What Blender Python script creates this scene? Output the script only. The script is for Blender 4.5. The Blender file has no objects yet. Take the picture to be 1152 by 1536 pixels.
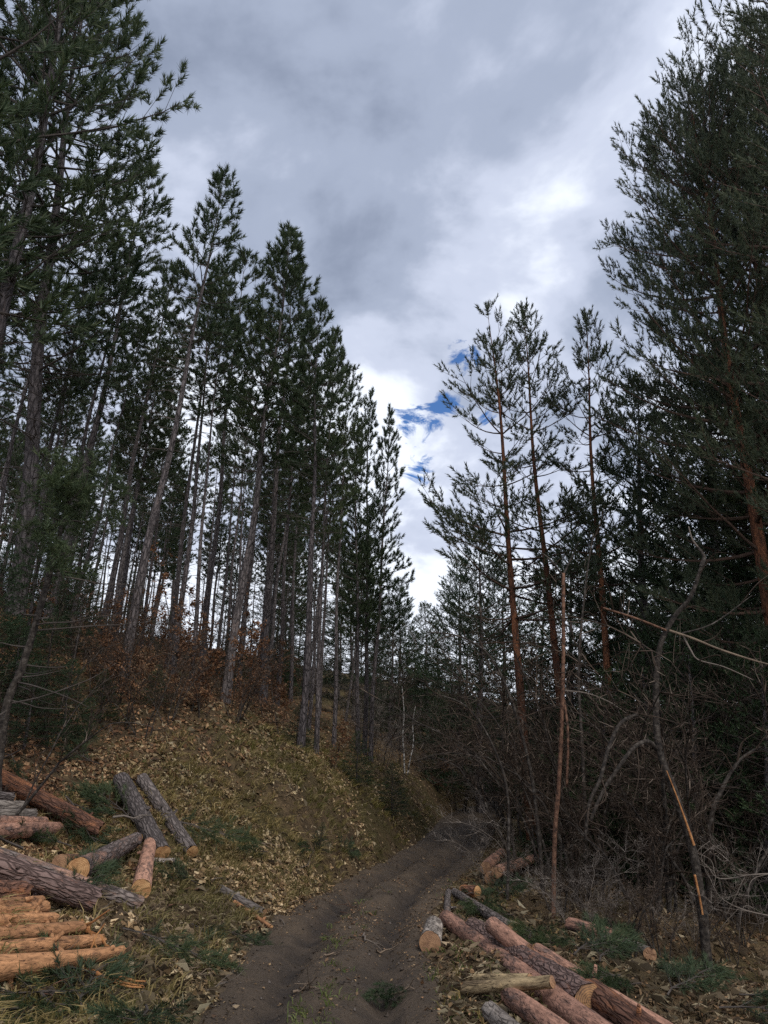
import bpy, math
import numpy as np
from mathutils import Vector, Matrix

R = math.radians
scene = bpy.context.scene
COL = scene.collection

# ------------------------------------------------------------------ camera
PITCH, FPX, CAMH = R(20.0), 1109.0, 1.6          # focal length in pixels of the 1152x1536 frame
cam_d = bpy.data.cameras.new('camera'); cam = bpy.data.objects.new('camera', cam_d); COL.objects.link(cam)
cam_d.sensor_fit = 'VERTICAL'; cam_d.sensor_height = 36.0; cam_d.lens = 36.0 * FPX / 1536.0
cam_d.clip_start = 0.05; cam_d.clip_end = 3000
cam.location = (0, 0, CAMH); cam.rotation_euler = (R(90) + PITCH, 0, 0)
scene.camera = cam

# ------------------------------------------------------------------ sky, sun, exposure
SUN_EL, SUN_AZ = R(52), R(150)                   # azimuth clockwise from +Y
w = bpy.data.worlds.new('World'); scene.world = w; w.use_nodes = True
def build_sky(w):
    nt = w.node_tree; N = nt.nodes; Lk = nt.links; N.clear()
    def n(t, **k):
        o = N.new(t)
        for a, b in k.items(): setattr(o, a, b)
        return o
    def math_(op, a, b=None, c=None, clamp=False):
        m = n('ShaderNodeMath', operation=op, use_clamp=clamp)
        for i, v in enumerate((a, b, c)):
            if v is None: continue
            if isinstance(v, (int, float)): m.inputs[i].default_value = v
            else: Lk.new(v, m.inputs[i])
        return m.outputs[0]
    def ramp(fac, stops):
        r = n('ShaderNodeValToRGB'); e = r.color_ramp.elements
        r.color_ramp.interpolation = 'EASE'
        while len(e) < len(stops): e.new(0.5)
        for el, (p, c) in zip(e, stops): el.position = p; el.color = (*c, 1)
        Lk.new(fac, r.inputs[0]); return r.outputs[0]
    tc = n('ShaderNodeTexCoord')
    sep = n('ShaderNodeSeparateXYZ'); Lk.new(tc.outputs['Generated'], sep.inputs[0])
    zc = math_('MAXIMUM', sep.outputs[2], 0.0)
    den = math_('ADD', zc, 0.30)
    comb = n('ShaderNodeCombineXYZ')
    Lk.new(math_('DIVIDE', sep.outputs[0], den), comb.inputs[0])
    Lk.new(math_('DIVIDE', sep.outputs[1], den), comb.inputs[1])
    def noise(scale, detail, dist, off, rough=0.55):
        mp = n('ShaderNodeMapping'); mp.inputs['Location'].default_value = off
        Lk.new(comb.outputs[0], mp.inputs[0])
        t = n('ShaderNodeTexNoise'); t.inputs['Scale'].default_value = scale; t.inputs['Detail'].default_value = detail
        t.inputs['Distortion'].default_value = dist; t.inputs['Roughness'].default_value = rough
        Lk.new(mp.outputs[0], t.inputs['Vector']); return t.outputs['Fac']
    big = noise(1.5, 3, 0.2, (4.4, 8.8, 0)); mid = noise(3.2, 6, 0.25, (17.96, 3.96, 1), 0.52); fine = noise(10.0, 5, 0.2, (1.3, 9.2, 4))
    f = math_('ADD', math_('MULTIPLY', big, 0.60), math_('MULTIPLY', mid, 0.95))
    f = math_('ADD', f, math_('MULTIPLY', fine, 0.20))
    lowb = math_('POWER', math_('SUBTRACT', 1.0, zc, clamp=True), 3.2)      # brighter towards the horizon, all round
    f = math_('ADD', math_('SUBTRACT', f, 0.375), math_('MULTIPLY', lowb, 0.62))
    K = 10.0                                                               # cloud radiance / background strength
    cl = ramp(f, [(0.33, (0.185, 0.218, 0.295)), (0.47, (0.270, 0.310, 0.402)), (0.60, (0.420, 0.460, 0.565)), (0.74, (0.66, 0.70, 0.78))])
    sc = n('ShaderNodeVectorMath', operation='SCALE'); sc.inputs[3].default_value = K; Lk.new(cl, sc.inputs[0])
    sky = n('ShaderNodeTexSky', sky_type='NISHITA', sun_disc=False, sun_elevation=SUN_EL, sun_rotation=SUN_AZ)
    sky.air_density = 1.0; sky.dust_density = 0.3; sky.ozone_density = 3.0
    # a few small breaks in the cloud
    def near(dx, dy, dz, rad):
        d = n('ShaderNodeVectorMath', operation='DISTANCE'); Lk.new(tc.outputs['Generated'], d.inputs[0])
        v = Vector((dx, dy, dz)).normalized(); d.inputs[1].default_value = v
        return math_('SUBTRACT', 1.0, math_('DIVIDE', d.outputs[1], rad), clamp=True)
    def pix(u, v):
        b = (768 - v) / FPX
        return ((u - 576) / FPX, math.cos(PITCH) - math.sin(PITCH) * b, math.sin(PITCH) + math.cos(PITCH) * b)
    m = None
    for (u, v, rad) in ((664, 606, .052), (611, 626, .048), (692, 548, .050), (725, 622, .035), (630, 700, .04)):
        q = near(*pix(u, v), rad); m = q if m is None else math_('MAXIMUM', m, q)
    hn = noise(13.0, 8, 0.7, (2.2, 5.5, 8), 0.66)
    h = math_('MULTIPLY', math_('SUBTRACT', math_('ADD', math_('MULTIPLY', m, 0.48), math_('MULTIPLY', hn, 1.3)), 0.93), 8.0, clamp=True)
    mix = n('ShaderNodeMix', data_type='RGBA')
    blue = n('ShaderNodeMix', data_type='RGBA', blend_type='MULTIPLY'); blue.inputs[0].default_value = 1.0
    Lk.new(sky.outputs[0], blue.inputs[6]); blue.inputs[7].default_value = (0.55, 0.75, 1.0, 1)
    Lk.new(h, mix.inputs[0]); Lk.new(sc.outputs[0], mix.inputs[6]); Lk.new(blue.outputs[2], mix.inputs[7])
    bg = n('ShaderNodeBackground'); bg.inputs[1].default_value = 1.0 / K; Lk.new(mix.outputs[2], bg.inputs[0])
    out = n('ShaderNodeOutputWorld'); Lk.new(bg.outputs[0], out.inputs[0])
build_sky(w)
sd = bpy.data.lights.new('sun', 'SUN'); sd.energy = 1.5; sd.angle = R(22); sd.color = (1.0, 0.95, 0.88)
so = bpy.data.objects.new('sun', sd); COL.objects.link(so)
to_sun = Vector((math.sin(SUN_AZ) * math.cos(SUN_EL), math.cos(SUN_AZ) * math.cos(SUN_EL), math.sin(SUN_EL)))
so.rotation_euler = to_sun.to_track_quat('Z', 'Y').to_euler(); so.location = to_sun * 60
vs = scene.view_settings; scene.display_settings.display_device = 'sRGB'
vs.view_transform = 'Standard'; vs.look = 'None'; vs.gamma = 1.0; vs.use_curve_mapping = False; vs.exposure = 0.62
scene.cycles.max_bounces = 5; scene.cycles.diffuse_bounces = 3; scene.cycles.glossy_bounces = 2
scene.cycles.transparent_max_bounces = 4; scene.cycles.use_denoising = False

# ------------------------------------------------------------------ mesh helpers (numpy)
def mesh_np(name, verts, faces, mat, smooth=False):
    """verts (N,3); faces: list of (M,k) int arrays"""
    me = bpy.data.meshes.new(name)
    if not isinstance(faces, (list, tuple)): faces = [faces]
    verts = np.asarray(verts, np.float32)
    loops = np.concatenate([f.reshape(-1) for f in faces]).astype(np.int32)
    sizes = np.concatenate([np.full(len(f), f.shape[1], np.int32) for f in faces])
    starts = np.concatenate([[0], np.cumsum(sizes)[:-1]]).astype(np.int32)
    me.vertices.add(len(verts)); me.vertices.foreach_set('co', verts.reshape(-1))
    me.loops.add(len(loops)); me.loops.foreach_set('vertex_index', loops)
    me.polygons.add(len(sizes)); me.polygons.foreach_set('loop_start', starts); me.polygons.foreach_set('loop_total', sizes)
    me.polygons.foreach_set('use_smooth', np.full(len(sizes), smooth, bool))
    me.materials.append(mat); me.update(calc_edges=True)
    return me
def link(name, me, parent=None):
    o = bpy.data.objects.new(name, me); COL.objects.link(o)
    if parent is not None: o.parent = parent
    if name in ('twig', 'limb') and parent is not None and len(me.polygons) > 60: o['kind'] = 'stuff'     # fine twigs, joined
    return o
def tag(o, label, cat, group=None):
    o['label'] = label; o['category'] = cat
    if group: o['group'] = group
    return o
def empty(name, loc=(0, 0, 0)):
    o = bpy.data.objects.new(name, None); COL.objects.link(o); o.location = loc; o.empty_display_size = .2
    return o
def nrm(v): return v / np.maximum(np.linalg.norm(v, axis=-1, keepdims=True), 1e-9)
def frames(D):
    ref = np.where(np.abs(D[..., 2:3]) > .9, np.array([1., 0, 0]), np.array([0, 0, 1.]))
    U = nrm(np.cross(D, ref)); return U, np.cross(D, U)
class Segs:
    """collects tapered segments, built as many thin prisms in one mesh"""
    def __init__(s): s.a = []; s.b = []; s.r0 = []; s.r1 = []
    def add(s, a, b, r0, r1): s.a.append(a); s.b.append(b); s.r0.append(r0); s.r1.append(r1)
    def line(s, pts, r0, r1):
        n = len(pts) - 1
        for i in range(n):
            s.add(pts[i], pts[i + 1], r0 + (r1 - r0) * i / n, r0 + (r1 - r0) * (i + 1) / n)
    def mesh(s, name, mat, k=3):
        if not s.a: return None
        A = np.array(s.a, float); B = np.array(s.b, float); r0 = np.array(s.r0)[:, None, None]; r1 = np.array(s.r1)[:, None, None]
        U, V = frames(nrm(B - A)); ang = np.arange(k) * 2 * math.pi / k
        ring = U[:, None] * np.cos(ang)[None, :, None] + V[:, None] * np.sin(ang)[None, :, None]
        B = B + nrm(B - A) * r1[:, 0] * .4
        v = np.concatenate([A[:, None] + ring * r0, B[:, None] + ring * r1], 1).reshape(-1, 3)
        base = (np.arange(len(A)) * 2 * k)[:, None]
        fs = np.stack([np.stack([base[:, 0] + j, base[:, 0] + (j + 1) % k, base[:, 0] + k + (j + 1) % k, base[:, 0] + k + j], 1) for j in range(k)], 1).reshape(-1, 4)
        return mesh_np(name, v, fs, mat, True)
def tube(pts, rad, k, rng=None, rough=0.0, cap=False, ridge=0.0):
    pts = np.asarray(pts, float); n = len(pts); rad = np.asarray(rad, float)
    T = nrm(np.gradient(pts, axis=0)); U = np.zeros((n, 3)); U[0] = frames(T[:1])[0][0]
    for i in range(1, n):
        u = U[i - 1] - T[i] * np.dot(U[i - 1], T[i]); U[i] = u / np.linalg.norm(u)
    V = np.cross(T, U); ang = np.arange(k) * 2 * math.pi / k
    rr = np.repeat(rad[:, None], k, 1)
    if rng is not None:
        if rough: rr = rr * (1 + rough * rng.standard_normal((n, k)))
        if ridge:
            p = rng.uniform(0, 6.28, 4)
            rr = rr * (1 + ridge * (np.sin(ang * 2 + p[0])[None] + .7 * np.sin(ang * 3 + p[1])[None] + np.sin(np.linspace(0, 9, n) + p[2])[:, None]))
    v = (pts[:, None] + (U[:, None] * np.cos(ang)[None, :, None] + V[:, None] * np.sin(ang)[None, :, None]) * rr[..., None]).reshape(-1, 3)
    i, j = np.meshgrid(np.arange(n - 1), np.arange(k), indexing='ij')
    f = np.stack([i * k + j, i * k + (j + 1) % k, (i + 1) * k + (j + 1) % k, (i + 1) * k + j], -1).reshape(-1, 4)
    return v, f
def needles(P, D, S, K, rng, Ls, Ln, wd, th=(.55, 1.15)):
    """bottle-brush shoots: K needles each, thin triangles"""
    N = len(P); P = np.asarray(P)[:, None]; D = nrm(np.asarray(D))[:, None]; S = np.asarray(S)[:, None, None]
    U, V = frames(D)
    a = rng.random((N, K, 1)); ph = rng.random((N, K, 1)) * 6.2832; t = rng.uniform(th[0], th[1], (N, K, 1)) * (1.15 - .75 * a)
    nd = D * np.cos(t) + (U * np.cos(ph) + V * np.sin(ph)) * np.sin(t)
    b = P + D * (a * Ls * S); tip = b + nd * (Ln * S * rng.uniform(.75, 1.1, (N, K, 1)))
    pw = nrm(np.cross(nd, rng.standard_normal((N, K, 3)))) * (wd * S * .5)
    v = np.stack([b - pw, b + pw, tip], 2).reshape(-1, 3)
    return v, np.arange(len(v)).reshape(-1, 3)

# ------------------------------------------------------------------ materials
def mat_nodes(name):
    m = bpy.data.materials.new(name); m.use_nodes = True; nt = m.node_tree
    return m, nt, nt.nodes['Principled BSDF']
def ramp_node(nt, fac, stops, ease=False):
    r = nt.nodes.new('ShaderNodeValToRGB'); e = r.color_ramp.elements
    while len(e) < len(stops): e.new(.5)
    for el, (p, c) in zip(e, stops): el.position = p; el.color = (*c, 1)
    nt.links.new(fac, r.inputs[0]); return r.outputs[0]
def noise_node(nt, vec, scale, detail=4, rough=.55, dist=0.0):
    t = nt.nodes.new('ShaderNodeTexNoise'); t.inputs['Scale'].default_value = scale; t.inputs['Detail'].default_value = detail
    t.inputs['Roughness'].default_value = rough; t.inputs['Distortion'].default_value = dist
    if vec is not None: nt.links.new(vec, t.inputs['Vector'])
    return t.outputs['Fac']
def mixc(nt, fac, a, b, mode='MIX'):
    x = nt.nodes.new('ShaderNodeMix'); x.data_type = 'RGBA'; x.blend_type = mode
    for i, v in ((0, fac), (6, a), (7, b)):
        if isinstance(v, (int, float)): x.inputs[i].default_value = v
        elif isinstance(v, tuple): x.inputs[i].default_value = (*v, 1)
        else: nt.links.new(v, x.inputs[i])
    return x.outputs[2]
def mth(nt, op, a, b=None, clamp=False):
    m = nt.nodes.new('ShaderNodeMath'); m.operation = op; m.use_clamp = clamp
    for i, v in enumerate((a, b)):
        if v is None: continue
        if isinstance(v, (int, float)): m.inputs[i].default_value = v
        else: nt.links.new(v, m.inputs[i])
    return m.outputs[0]
def coords(nt, scale=(1, 1, 1), kind='Object', randomise=True):
    tc = nt.nodes.new('ShaderNodeTexCoord'); mp = nt.nodes.new('ShaderNodeMapping'); mp.inputs['Scale'].default_value = scale
    nt.links.new(tc.outputs[kind], mp.inputs[0])
    if randomise:
        oi = nt.nodes.new('ShaderNodeObjectInfo'); s = nt.nodes.new('ShaderNodeMath'); s.operation = 'MULTIPLY'; s.inputs[1].default_value = 37.0
        nt.links.new(oi.outputs['Random'], s.inputs[0]); c = nt.nodes.new('ShaderNodeCombineXYZ')
        for i in range(3): nt.links.new(s.outputs[0], c.inputs[i])
        nt.links.new(c.outputs[0], mp.inputs['Location'])
    return mp.outputs[0], tc
def bump(nt, bsdf, h, strength, dist):
    b = nt.nodes.new('ShaderNodeBump'); b.inputs['Strength'].default_value = strength; b.inputs['Distance'].default_value = dist
    nt.links.new(h, b.inputs['Height']); nt.links.new(b.outputs[0], bsdf.inputs['Normal'])
def bark_mat(name, axis, plate, fissure, peel, amount, bumpd=.02, vs_=22, rough=.85):
    """plated pine bark: fissured plates with patches where the outer bark has come off"""
    m, nt, bs = mat_nodes(name)
    st = {'x': (.28, 1, 1), 'z': (1, 1, .28)}[axis]
    vec, tc = coords(nt, st)
    wob = noise_node(nt, vec, 9, 3)
    vo = nt.nodes.new('ShaderNodeTexVoronoi'); vo.feature = 'DISTANCE_TO_EDGE'; vo.inputs['Scale'].default_value = vs_
    va = nt.nodes.new('ShaderNodeVectorMath'); va.operation = 'ADD'; nt.links.new(vec, va.inputs[0])
    wv = nt.nodes.new('ShaderNodeVectorMath'); wv.operation = 'SCALE'; wv.inputs[3].default_value = .10
    wc = nt.nodes.new('ShaderNodeTexNoise'); wc.inputs['Scale'].default_value = 14; nt.links.new(vec, wc.inputs['Vector'])
    nt.links.new(wc.outputs['Color'], wv.inputs[0]); nt.links.new(wv.outputs[0], va.inputs[1]); nt.links.new(va.outputs[0], vo.inputs['Vector'])
    edge = mth(nt, 'MULTIPLY', vo.outputs['Distance'], 5.0, True)
    fine = noise_node(nt, vec, 60, 4)
    base = mixc(nt, edge, fissure, plate)
    base = mixc(nt, mth(nt, 'MULTIPLY', fine, .7), base, tuple(c * .55 for c in plate))
    patch = mth(nt, 'ADD', mth(nt, 'MULTIPLY', noise_node(nt, vec, 4.5, 5, .62, .6), .5), mth(nt, 'MULTIPLY', noise_node(nt, vec, 17, 5, .7, .4), .5))
    pf = mth(nt, 'MULTIPLY', mth(nt, 'SUBTRACT', patch, .5 + (.5 - amount) * .55), 11.0, True)
    pc = mixc(nt, ramp_node(nt, noise_node(nt, vec, 30, 6, .72), [(.36, (0, 0, 0)), (.62, (1, 1, 1))]), tuple(c * .48 for c in peel), tuple(min(1, c * 1.22) for c in peel))
    pc = mixc(nt, ramp_node(nt, noise_node(nt, vec, 75, 3, .6), [(.60, (0, 0, 0)), (.68, (1, 1, 1))]), pc, tuple(c * .8 for c in fissure))
    base = mixc(nt, pf, base, pc)
    big = noise_node(nt, vec, 2.2, 2)
    base = mixc(nt, 1.0, base, ramp_node(nt, big, [(.3, (.72, .70, .70)), (.7, (1.12, 1.1, 1.08))]), 'MULTIPLY')
    oi_ = nt.nodes.new('ShaderNodeObjectInfo')
    base = mixc(nt, 1.0, base, ramp_node(nt, oi_.outputs['Random'], [(0, (.72, .70, .70)), (.5, (.95, .92, .9)), (1, (1.12, 1.1, 1.06))]), 'MULTIPLY')
    nt.links.new(base, bs.inputs['Base Color']); bs.inputs['Roughness'].default_value = rough
    bs.inputs['Specular IOR Level'].default_value = .25
    inv = mth(nt, 'SUBTRACT', 1.0, mth(nt, 'MULTIPLY', pf, .75))
    hgt = mth(nt, 'ADD', mth(nt, 'MULTIPLY', edge, inv), mth(nt, 'MULTIPLY', fine, .35))
    bump(nt, bs, hgt, .9, bumpd)
    return m
M = {}
M['bark_black'] = bark_mat('bark_black_pine', 'z', (.185, .165, .165), (.035, .03, .03), (.26, .20, .18), .36, .03, 13)
M['bark_red'] = bark_mat('bark_scots_pine', 'z', (.20, .085, .045), (.05, .025, .018), (.30, .125, .06), .5, .015, 16)
M['log_grey'] = bark_mat('log_bark_grey', 'x', (.25, .22, .205), (.05, .04, .036), (.36, .27, .22), .38)
M['log_red'] = bark_mat('log_bark_reddish', 'x', (.24, .125, .085), (.06, .032, .022), (.44, .19, .09), .52)
M['log_pink'] = bark_mat('log_bark_pinkish', 'x', (.20, .14, .12), (.08, .045, .035), (.46, .26, .185), .66, .012)
M['log_mottled'] = bark_mat('log_bark_mottled', 'x', (.24, .20, .185), (.06, .045, .04), (.36, .22, .165), .48, .02)
M['log_peeled'] = bark_mat('log_peeled_orange', 'x', (.17, .095, .06), (.09, .045, .028), (.45, .235, .115), .70, .010)
M['log_birch'] = bark_mat('log_bark_pale', 'x', (.30, .27, .24), (.05, .04, .035), (.50, .45, .40), .55, .008)
M['log_yellow'] = bark_mat('log_peeled_yellow', 'x', (.20, .15, .09), (.07, .05, .03), (.40, .31, .18), .64, .008)
M['log_purple'] = bark_mat('log_bark_purple', 'x', (.25, .175, .155), (.055, .035, .03), (.38, .19, .13), .42, .02, 24)
def simple(name, stops, scale=8, rough=.8, island=False, spec=.25, detail=5, kind='Object'):
    m, nt, bs = mat_nodes(name)
    if island:
        g = nt.nodes.new('ShaderNodeNewGeometry'); fac = g.outputs['Random Per Island']
    else:
        vec, _ = coords(nt, (1, 1, 1), kind); fac = noise_node(nt, vec, scale, detail)
    nt.links.new(ramp_node(nt, fac, stops), bs.inputs['Base Color'])
    if not island:
        v2, _ = coords(nt, (1, 1, .3), kind); bump(nt, bs, noise_node(nt, v2, 45, 5, .7), .8, .02)
    bs.inputs['Roughness'].default_value = rough; bs.inputs['Specular IOR Level'].default_value = spec
    return m
def leafy(name, stops, trans=.25, patch=None, rough=.6):
    """leaf / needle material: colour varies per leaf and per object, some light passes through"""
    m, nt, bs = mat_nodes(name)
    g = nt.nodes.new('ShaderNodeNewGeometry'); oi = nt.nodes.new('ShaderNodeObjectInfo')
    c = ramp_node(nt, g.outputs['Random Per Island'], stops)
    c = mixc(nt, 1.0, c, ramp_node(nt, oi.outputs['Random'], [(0, (.8, .85, .9)), (1, (1.2, 1.12, 1.0))]), 'MULTIPLY')
    if patch:
        vec, _ = coords(nt, (1, 1, 1), 'Object', False)
        c = mixc(nt, 1.0, c, ramp_node(nt, noise_node(nt, vec, patch, 3), [(.35, (.65, .68, .62)), (.65, (1.25, 1.18, 1.1))]), 'MULTIPLY')
    nt.links.new(c, bs.inputs['Base Color']); bs.inputs['Roughness'].default_value = rough; bs.inputs['Specular IOR Level'].default_value = .3
    tr = nt.nodes.new('ShaderNodeBsdfTranslucent'); nt.links.new(c, tr.inputs[0])
    mx = nt.nodes.new('ShaderNodeMixShader'); mx.inputs[0].default_value = trans
    nt.links.new(bs.outputs[0], mx.inputs[1]); nt.links.new(tr.outputs[0], mx.inputs[2])
    nt.links.new(mx.outputs[0], nt.nodes['Material Output'].inputs[0])
    return m
M['needle_black'] = leafy('needles_black_pine', [(0, (.034, .056, .028)), (.6, (.052, .080, .038)), (1, (.09, .112, .052))], .25, .8)
M['needle_scots'] = leafy('needles_scots_pine', [(0, (.034, .052, .034)), (.6, (.050, .070, .044)), (1, (.088, .100, .060))], .25, .8)
M['needle_dark'] = leafy('needles_spruce', [(0, (.024, .046, .022)), (.7, (.038, .066, .030)), (1, (.060, .085, .040))], .2, .8)
M['limb'] = simple('limb_bark', [(.3, (.045, .036, .030)), (.7, (.10, .082, .07))], 6)
M['limb_red'] = simple('limb_bark_red', [(.3, (.045, .028, .020)), (.7, (.095, .055, .036))], 6)
M['stem'] = simple('shrub_stem', [(.35, (.018, .014, .012)), (.52, (.045, .036, .029)), (.68, (.11, .095, .08))], 14)
M['twig'] = simple('shrub_twig', [(0, (.020, .013, .009)), (.85, (.060, .040, .027)), (1, (.20, .155, .12))], island=True)
M['pale_twig'] = simple('pale_twig', [(0, (.07, .054, .043)), (.7, (.17, .14, .115)), (1, (.36, .31, .27))], island=True)
M['snag'] = simple('snag_bark', [(.36, (.014, .011, .009)), (.52, (.040, .031, .024)), (.68, (.095, .08, .066))], 22)
M['birch'] = simple('birch_bark', [(.42, (.05, .045, .04)), (.52, (.55, .52, .48))], 9)
M['beech_leaf'] = leafy('beech_leaf', [(0, (.085, .042, .025)), (.6, (.185, .092, .048)), (1, (.33, .19, .105))], .3)
M['litter'] = leafy('leaf_litter', [(0, (.07, .042, .024)), (.35, (.19, .12, .062)), (.7, (.36, .25, .14)), (1, (.62, .49, .32))], .1, .35, .7)
M['litter_red'] = leafy('leaf_litter_russet', [(0, (.05, .028, .017)), (.45, (.15, .078, .042)), (.8, (.26, .15, .085)), (1, (.44, .30, .19))], .1, .35, .7)
M['crumb'] = leafy('road_crumbs', [(0, (.035, .026, .019)), (.5, (.09, .062, .040)), (.85, (.19, .125, .075)), (1, (.40, .29, .18))], .05, .35, .8)
M['stick_bits'] = leafy('stalk_bits', [(0, (.07, .047, .03)), (.5, (.18, .125, .072)), (.85, (.33, .24, .15)), (1, (.56, .45, .30))], .05, .35, .8)
M['clod'] = simple('stone_and_clod', [(0, (.035, .027, .021)), (.7, (.075, .057, .044)), (1, (.13, .11, .095))], island=True)
M['litter_dark'] = leafy('thicket_floor_leaf', [(0, (.035, .024, .015)), (.5, (.09, .056, .032)), (.9, (.18, .11, .06)), (1, (.36, .24, .14))], .1, .35, .75)
M['grass'] = leafy('dry_grass', [(0, (.10, .095, .028)), (.5, (.23, .18, .07)), (1, (.44, .34, .17))], .3, .5)
M['green_grass'] = leafy('green_grass', [(0, (.07, .10, .025)), (1, (.17, .19, .055))], .3)
M['chip'] = simple('wood_chip', [(0, (.22, .11, .05)), (1, (.55, .36, .20))], island=True)
M['split'] = simple('split_wood', [(.35, (.26, .10, .035)), (.6, (.46, .22, .085))], 14)
M['deadwood'] = simple('dead_wood', [(.36, (.045, .026, .018)), (.5, (.13, .065, .040)), (.66, (.22, .12, .075))], 16)
M['stick'] = simple('stick_wood', [(.3, (.10, .075, .055)), (.7, (.26, .19, .13))], 7)
def cut_mat(name, c0, c1):
    m, nt, bs = mat_nodes(name)
    tc = nt.nodes.new('ShaderNodeTexCoord'); s = nt.nodes.new('ShaderNodeSeparateXYZ'); nt.links.new(tc.outputs['Object'], s.inputs[0])
    cb = nt.nodes.new('ShaderNodeCombineXYZ'); nt.links.new(s.outputs[1], cb.inputs[1]); nt.links.new(s.outputs[2], cb.inputs[2])
    ln = nt.nodes.new('ShaderNodeVectorMath'); ln.operation = 'LENGTH'; nt.links.new(cb.outputs[0], ln.inputs[0])
    nz = noise_node(nt, tc.outputs['Object'], 11, 3)
    rr = mth(nt, 'ADD', ln.outputs[1], mth(nt, 'MULTIPLY', nz, .03))
    ring = mth(nt, 'SINE', mth(nt, 'MULTIPLY', rr, 420.0))
    f = mth(nt, 'ADD', mth(nt, 'MULTIPLY', ring, .13), mth(nt, 'ADD', mth(nt, 'MULTIPLY', noise_node(nt, tc.outputs['Object'], 9, 6, .7), 1.5), -.25))
    nt.links.new(ramp_node(nt, f, [(.25, c0), (.75, c1)]), bs.inputs['Base Color']); bs.inputs['Roughness'].default_value = .75
    bump(nt, bs, f, .4, .004)
    return m
M['cut'] = cut_mat('cut_wood', (.30, .13, .045), (.58, .34, .15))
M['cut_torn'] = cut_mat('cut_wood_torn', (.08, .045, .028), (.42, .22, .09))
M['cut_dull'] = cut_mat('cut_wood_weathered', (.17, .085, .045), (.36, .20, .10))
def ground_mat():
    m, nt, bs = mat_nodes('forest_floor'); vec, _ = coords(nt, (1, 1, 1), 'Object', False)
    a = noise_node(nt, vec, .55, 5); b = noise_node(nt, vec, 3.5, 6, .65); c = noise_node(nt, vec, 30, 5, .7)
    base = mixc(nt, ramp_node(nt, b, [(.35, (0, 0, 0)), (.65, (1, 1, 1))]), (.055, .040, .026), (.15, .105, .058))
    base = mixc(nt, ramp_node(nt, a, [(.46, (0, 0, 0)), (.60, (.75, .75, .75))]), base, (.080, .068, .028))
    base = mixc(nt, 1.0, base, ramp_node(nt, c, [(.3, (.5, .5, .5)), (.7, (1.5, 1.45, 1.4))]), 'MULTIPLY')
    nt.links.new(base, bs.inputs['Base Color']); bs.inputs['Roughness'].default_value = .95; bs.inputs['Specular IOR Level'].default_value = .1
    bump(nt, bs, mth(nt, 'ADD', mth(nt, 'MULTIPLY', b, .6), c), .9, .06); return m
def mud_mat():
    m, nt, bs = mat_nodes('track_mud'); vec, _ = coords(nt, (1, 1, 1), 'Object', False)
    b = noise_node(nt, vec, 2.6, 6, .65); c = noise_node(nt, vec, 26, 6, .7); d = noise_node(nt, vec, .7, 3)
    base = mixc(nt, ramp_node(nt, b, [(.36, (0, 0, 0)), (.66, (1, 1, 1))]), (.030, .022, .017), (.095, .070, .051))
    base = mixc(nt, ramp_node(nt, d, [(.5, (0, 0, 0)), (.65, (.5, .5, .5))]), base, (.125, .088, .056))
    base = mixc(nt, 1.0, base, ramp_node(nt, c, [(.3, (.55, .55, .55)), (.7, (1.45, 1.42, 1.4))]), 'MULTIPLY')
    at_ = nt.nodes.new('ShaderNodeAttribute'); at_.attribute_name = 'rut'
    rf = mth(nt, 'MULTIPLY', at_.outputs['Fac'], mth(nt, 'ADD', .15, c), True)
    base = mixc(nt, mth(nt, 'SUBTRACT', 1.0, at_.outputs['Fac']), base, mixc(nt, .35, base, (.11, .080, .050)))
    base = mixc(nt, rf, base, (.020, .016, .014))
    nt.links.new(base, bs.inputs['Base Color'])
    nt.links.new(ramp_node(nt, b, [(.3, (.55, .55, .55)), (.6, (.9, .9, .9))]), bs.inputs['Roughness']); bs.inputs['Specular IOR Level'].default_value = .3
    bump(nt, bs, mth(nt, 'ADD', mth(nt, 'MULTIPLY', b, .7), c), .9, .045); return m
M['ground'] = ground_mat(); M['mud'] = mud_mat()

# ------------------------------------------------------------------ terrain
def sstep(a, b, x):
    t = np.clip((x - a) / (b - a), 0, 1); return t * t * (3 - 2 * t)
_tab = np.random.default_rng(5).random((64, 64))
def vnoise(x, y):
    xi = np.floor(x).astype(int); yi = np.floor(y).astype(int); fx = x - xi; fy = y - yi
    fx = fx * fx * (3 - 2 * fx); fy = fy * fy * (3 - 2 * fy)
    g = lambda i, j: _tab[i % 64, j % 64]
    return (g(xi, yi) * (1 - fx) + g(xi + 1, yi) * fx) * (1 - fy) + (g(xi, yi + 1) * (1 - fx) + g(xi + 1, yi + 1) * fx) * fy - .5
RY = np.array([-30, 0, 3, 6, 9.4, 12, 14, 16, 20, 25, 30, 36, 44, 60, 120, 500.])
RX = np.array([-.7, -.55, -.5, -.46, -.45, -.1, .3, .75, 1.5, 2.4, 3.1, 4.6, 8.5, 20, 60, 300.])
def road_c(y): return (np.interp(y - .8, RY, RX) + np.interp(y, RY, RX) + np.interp(y + .8, RY, RX)) / 3
def road_w(y): return np.interp(y, [0, 6, 10, 14, 30], [.90, .92, 1.0, 1.0, 1.1])
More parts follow.
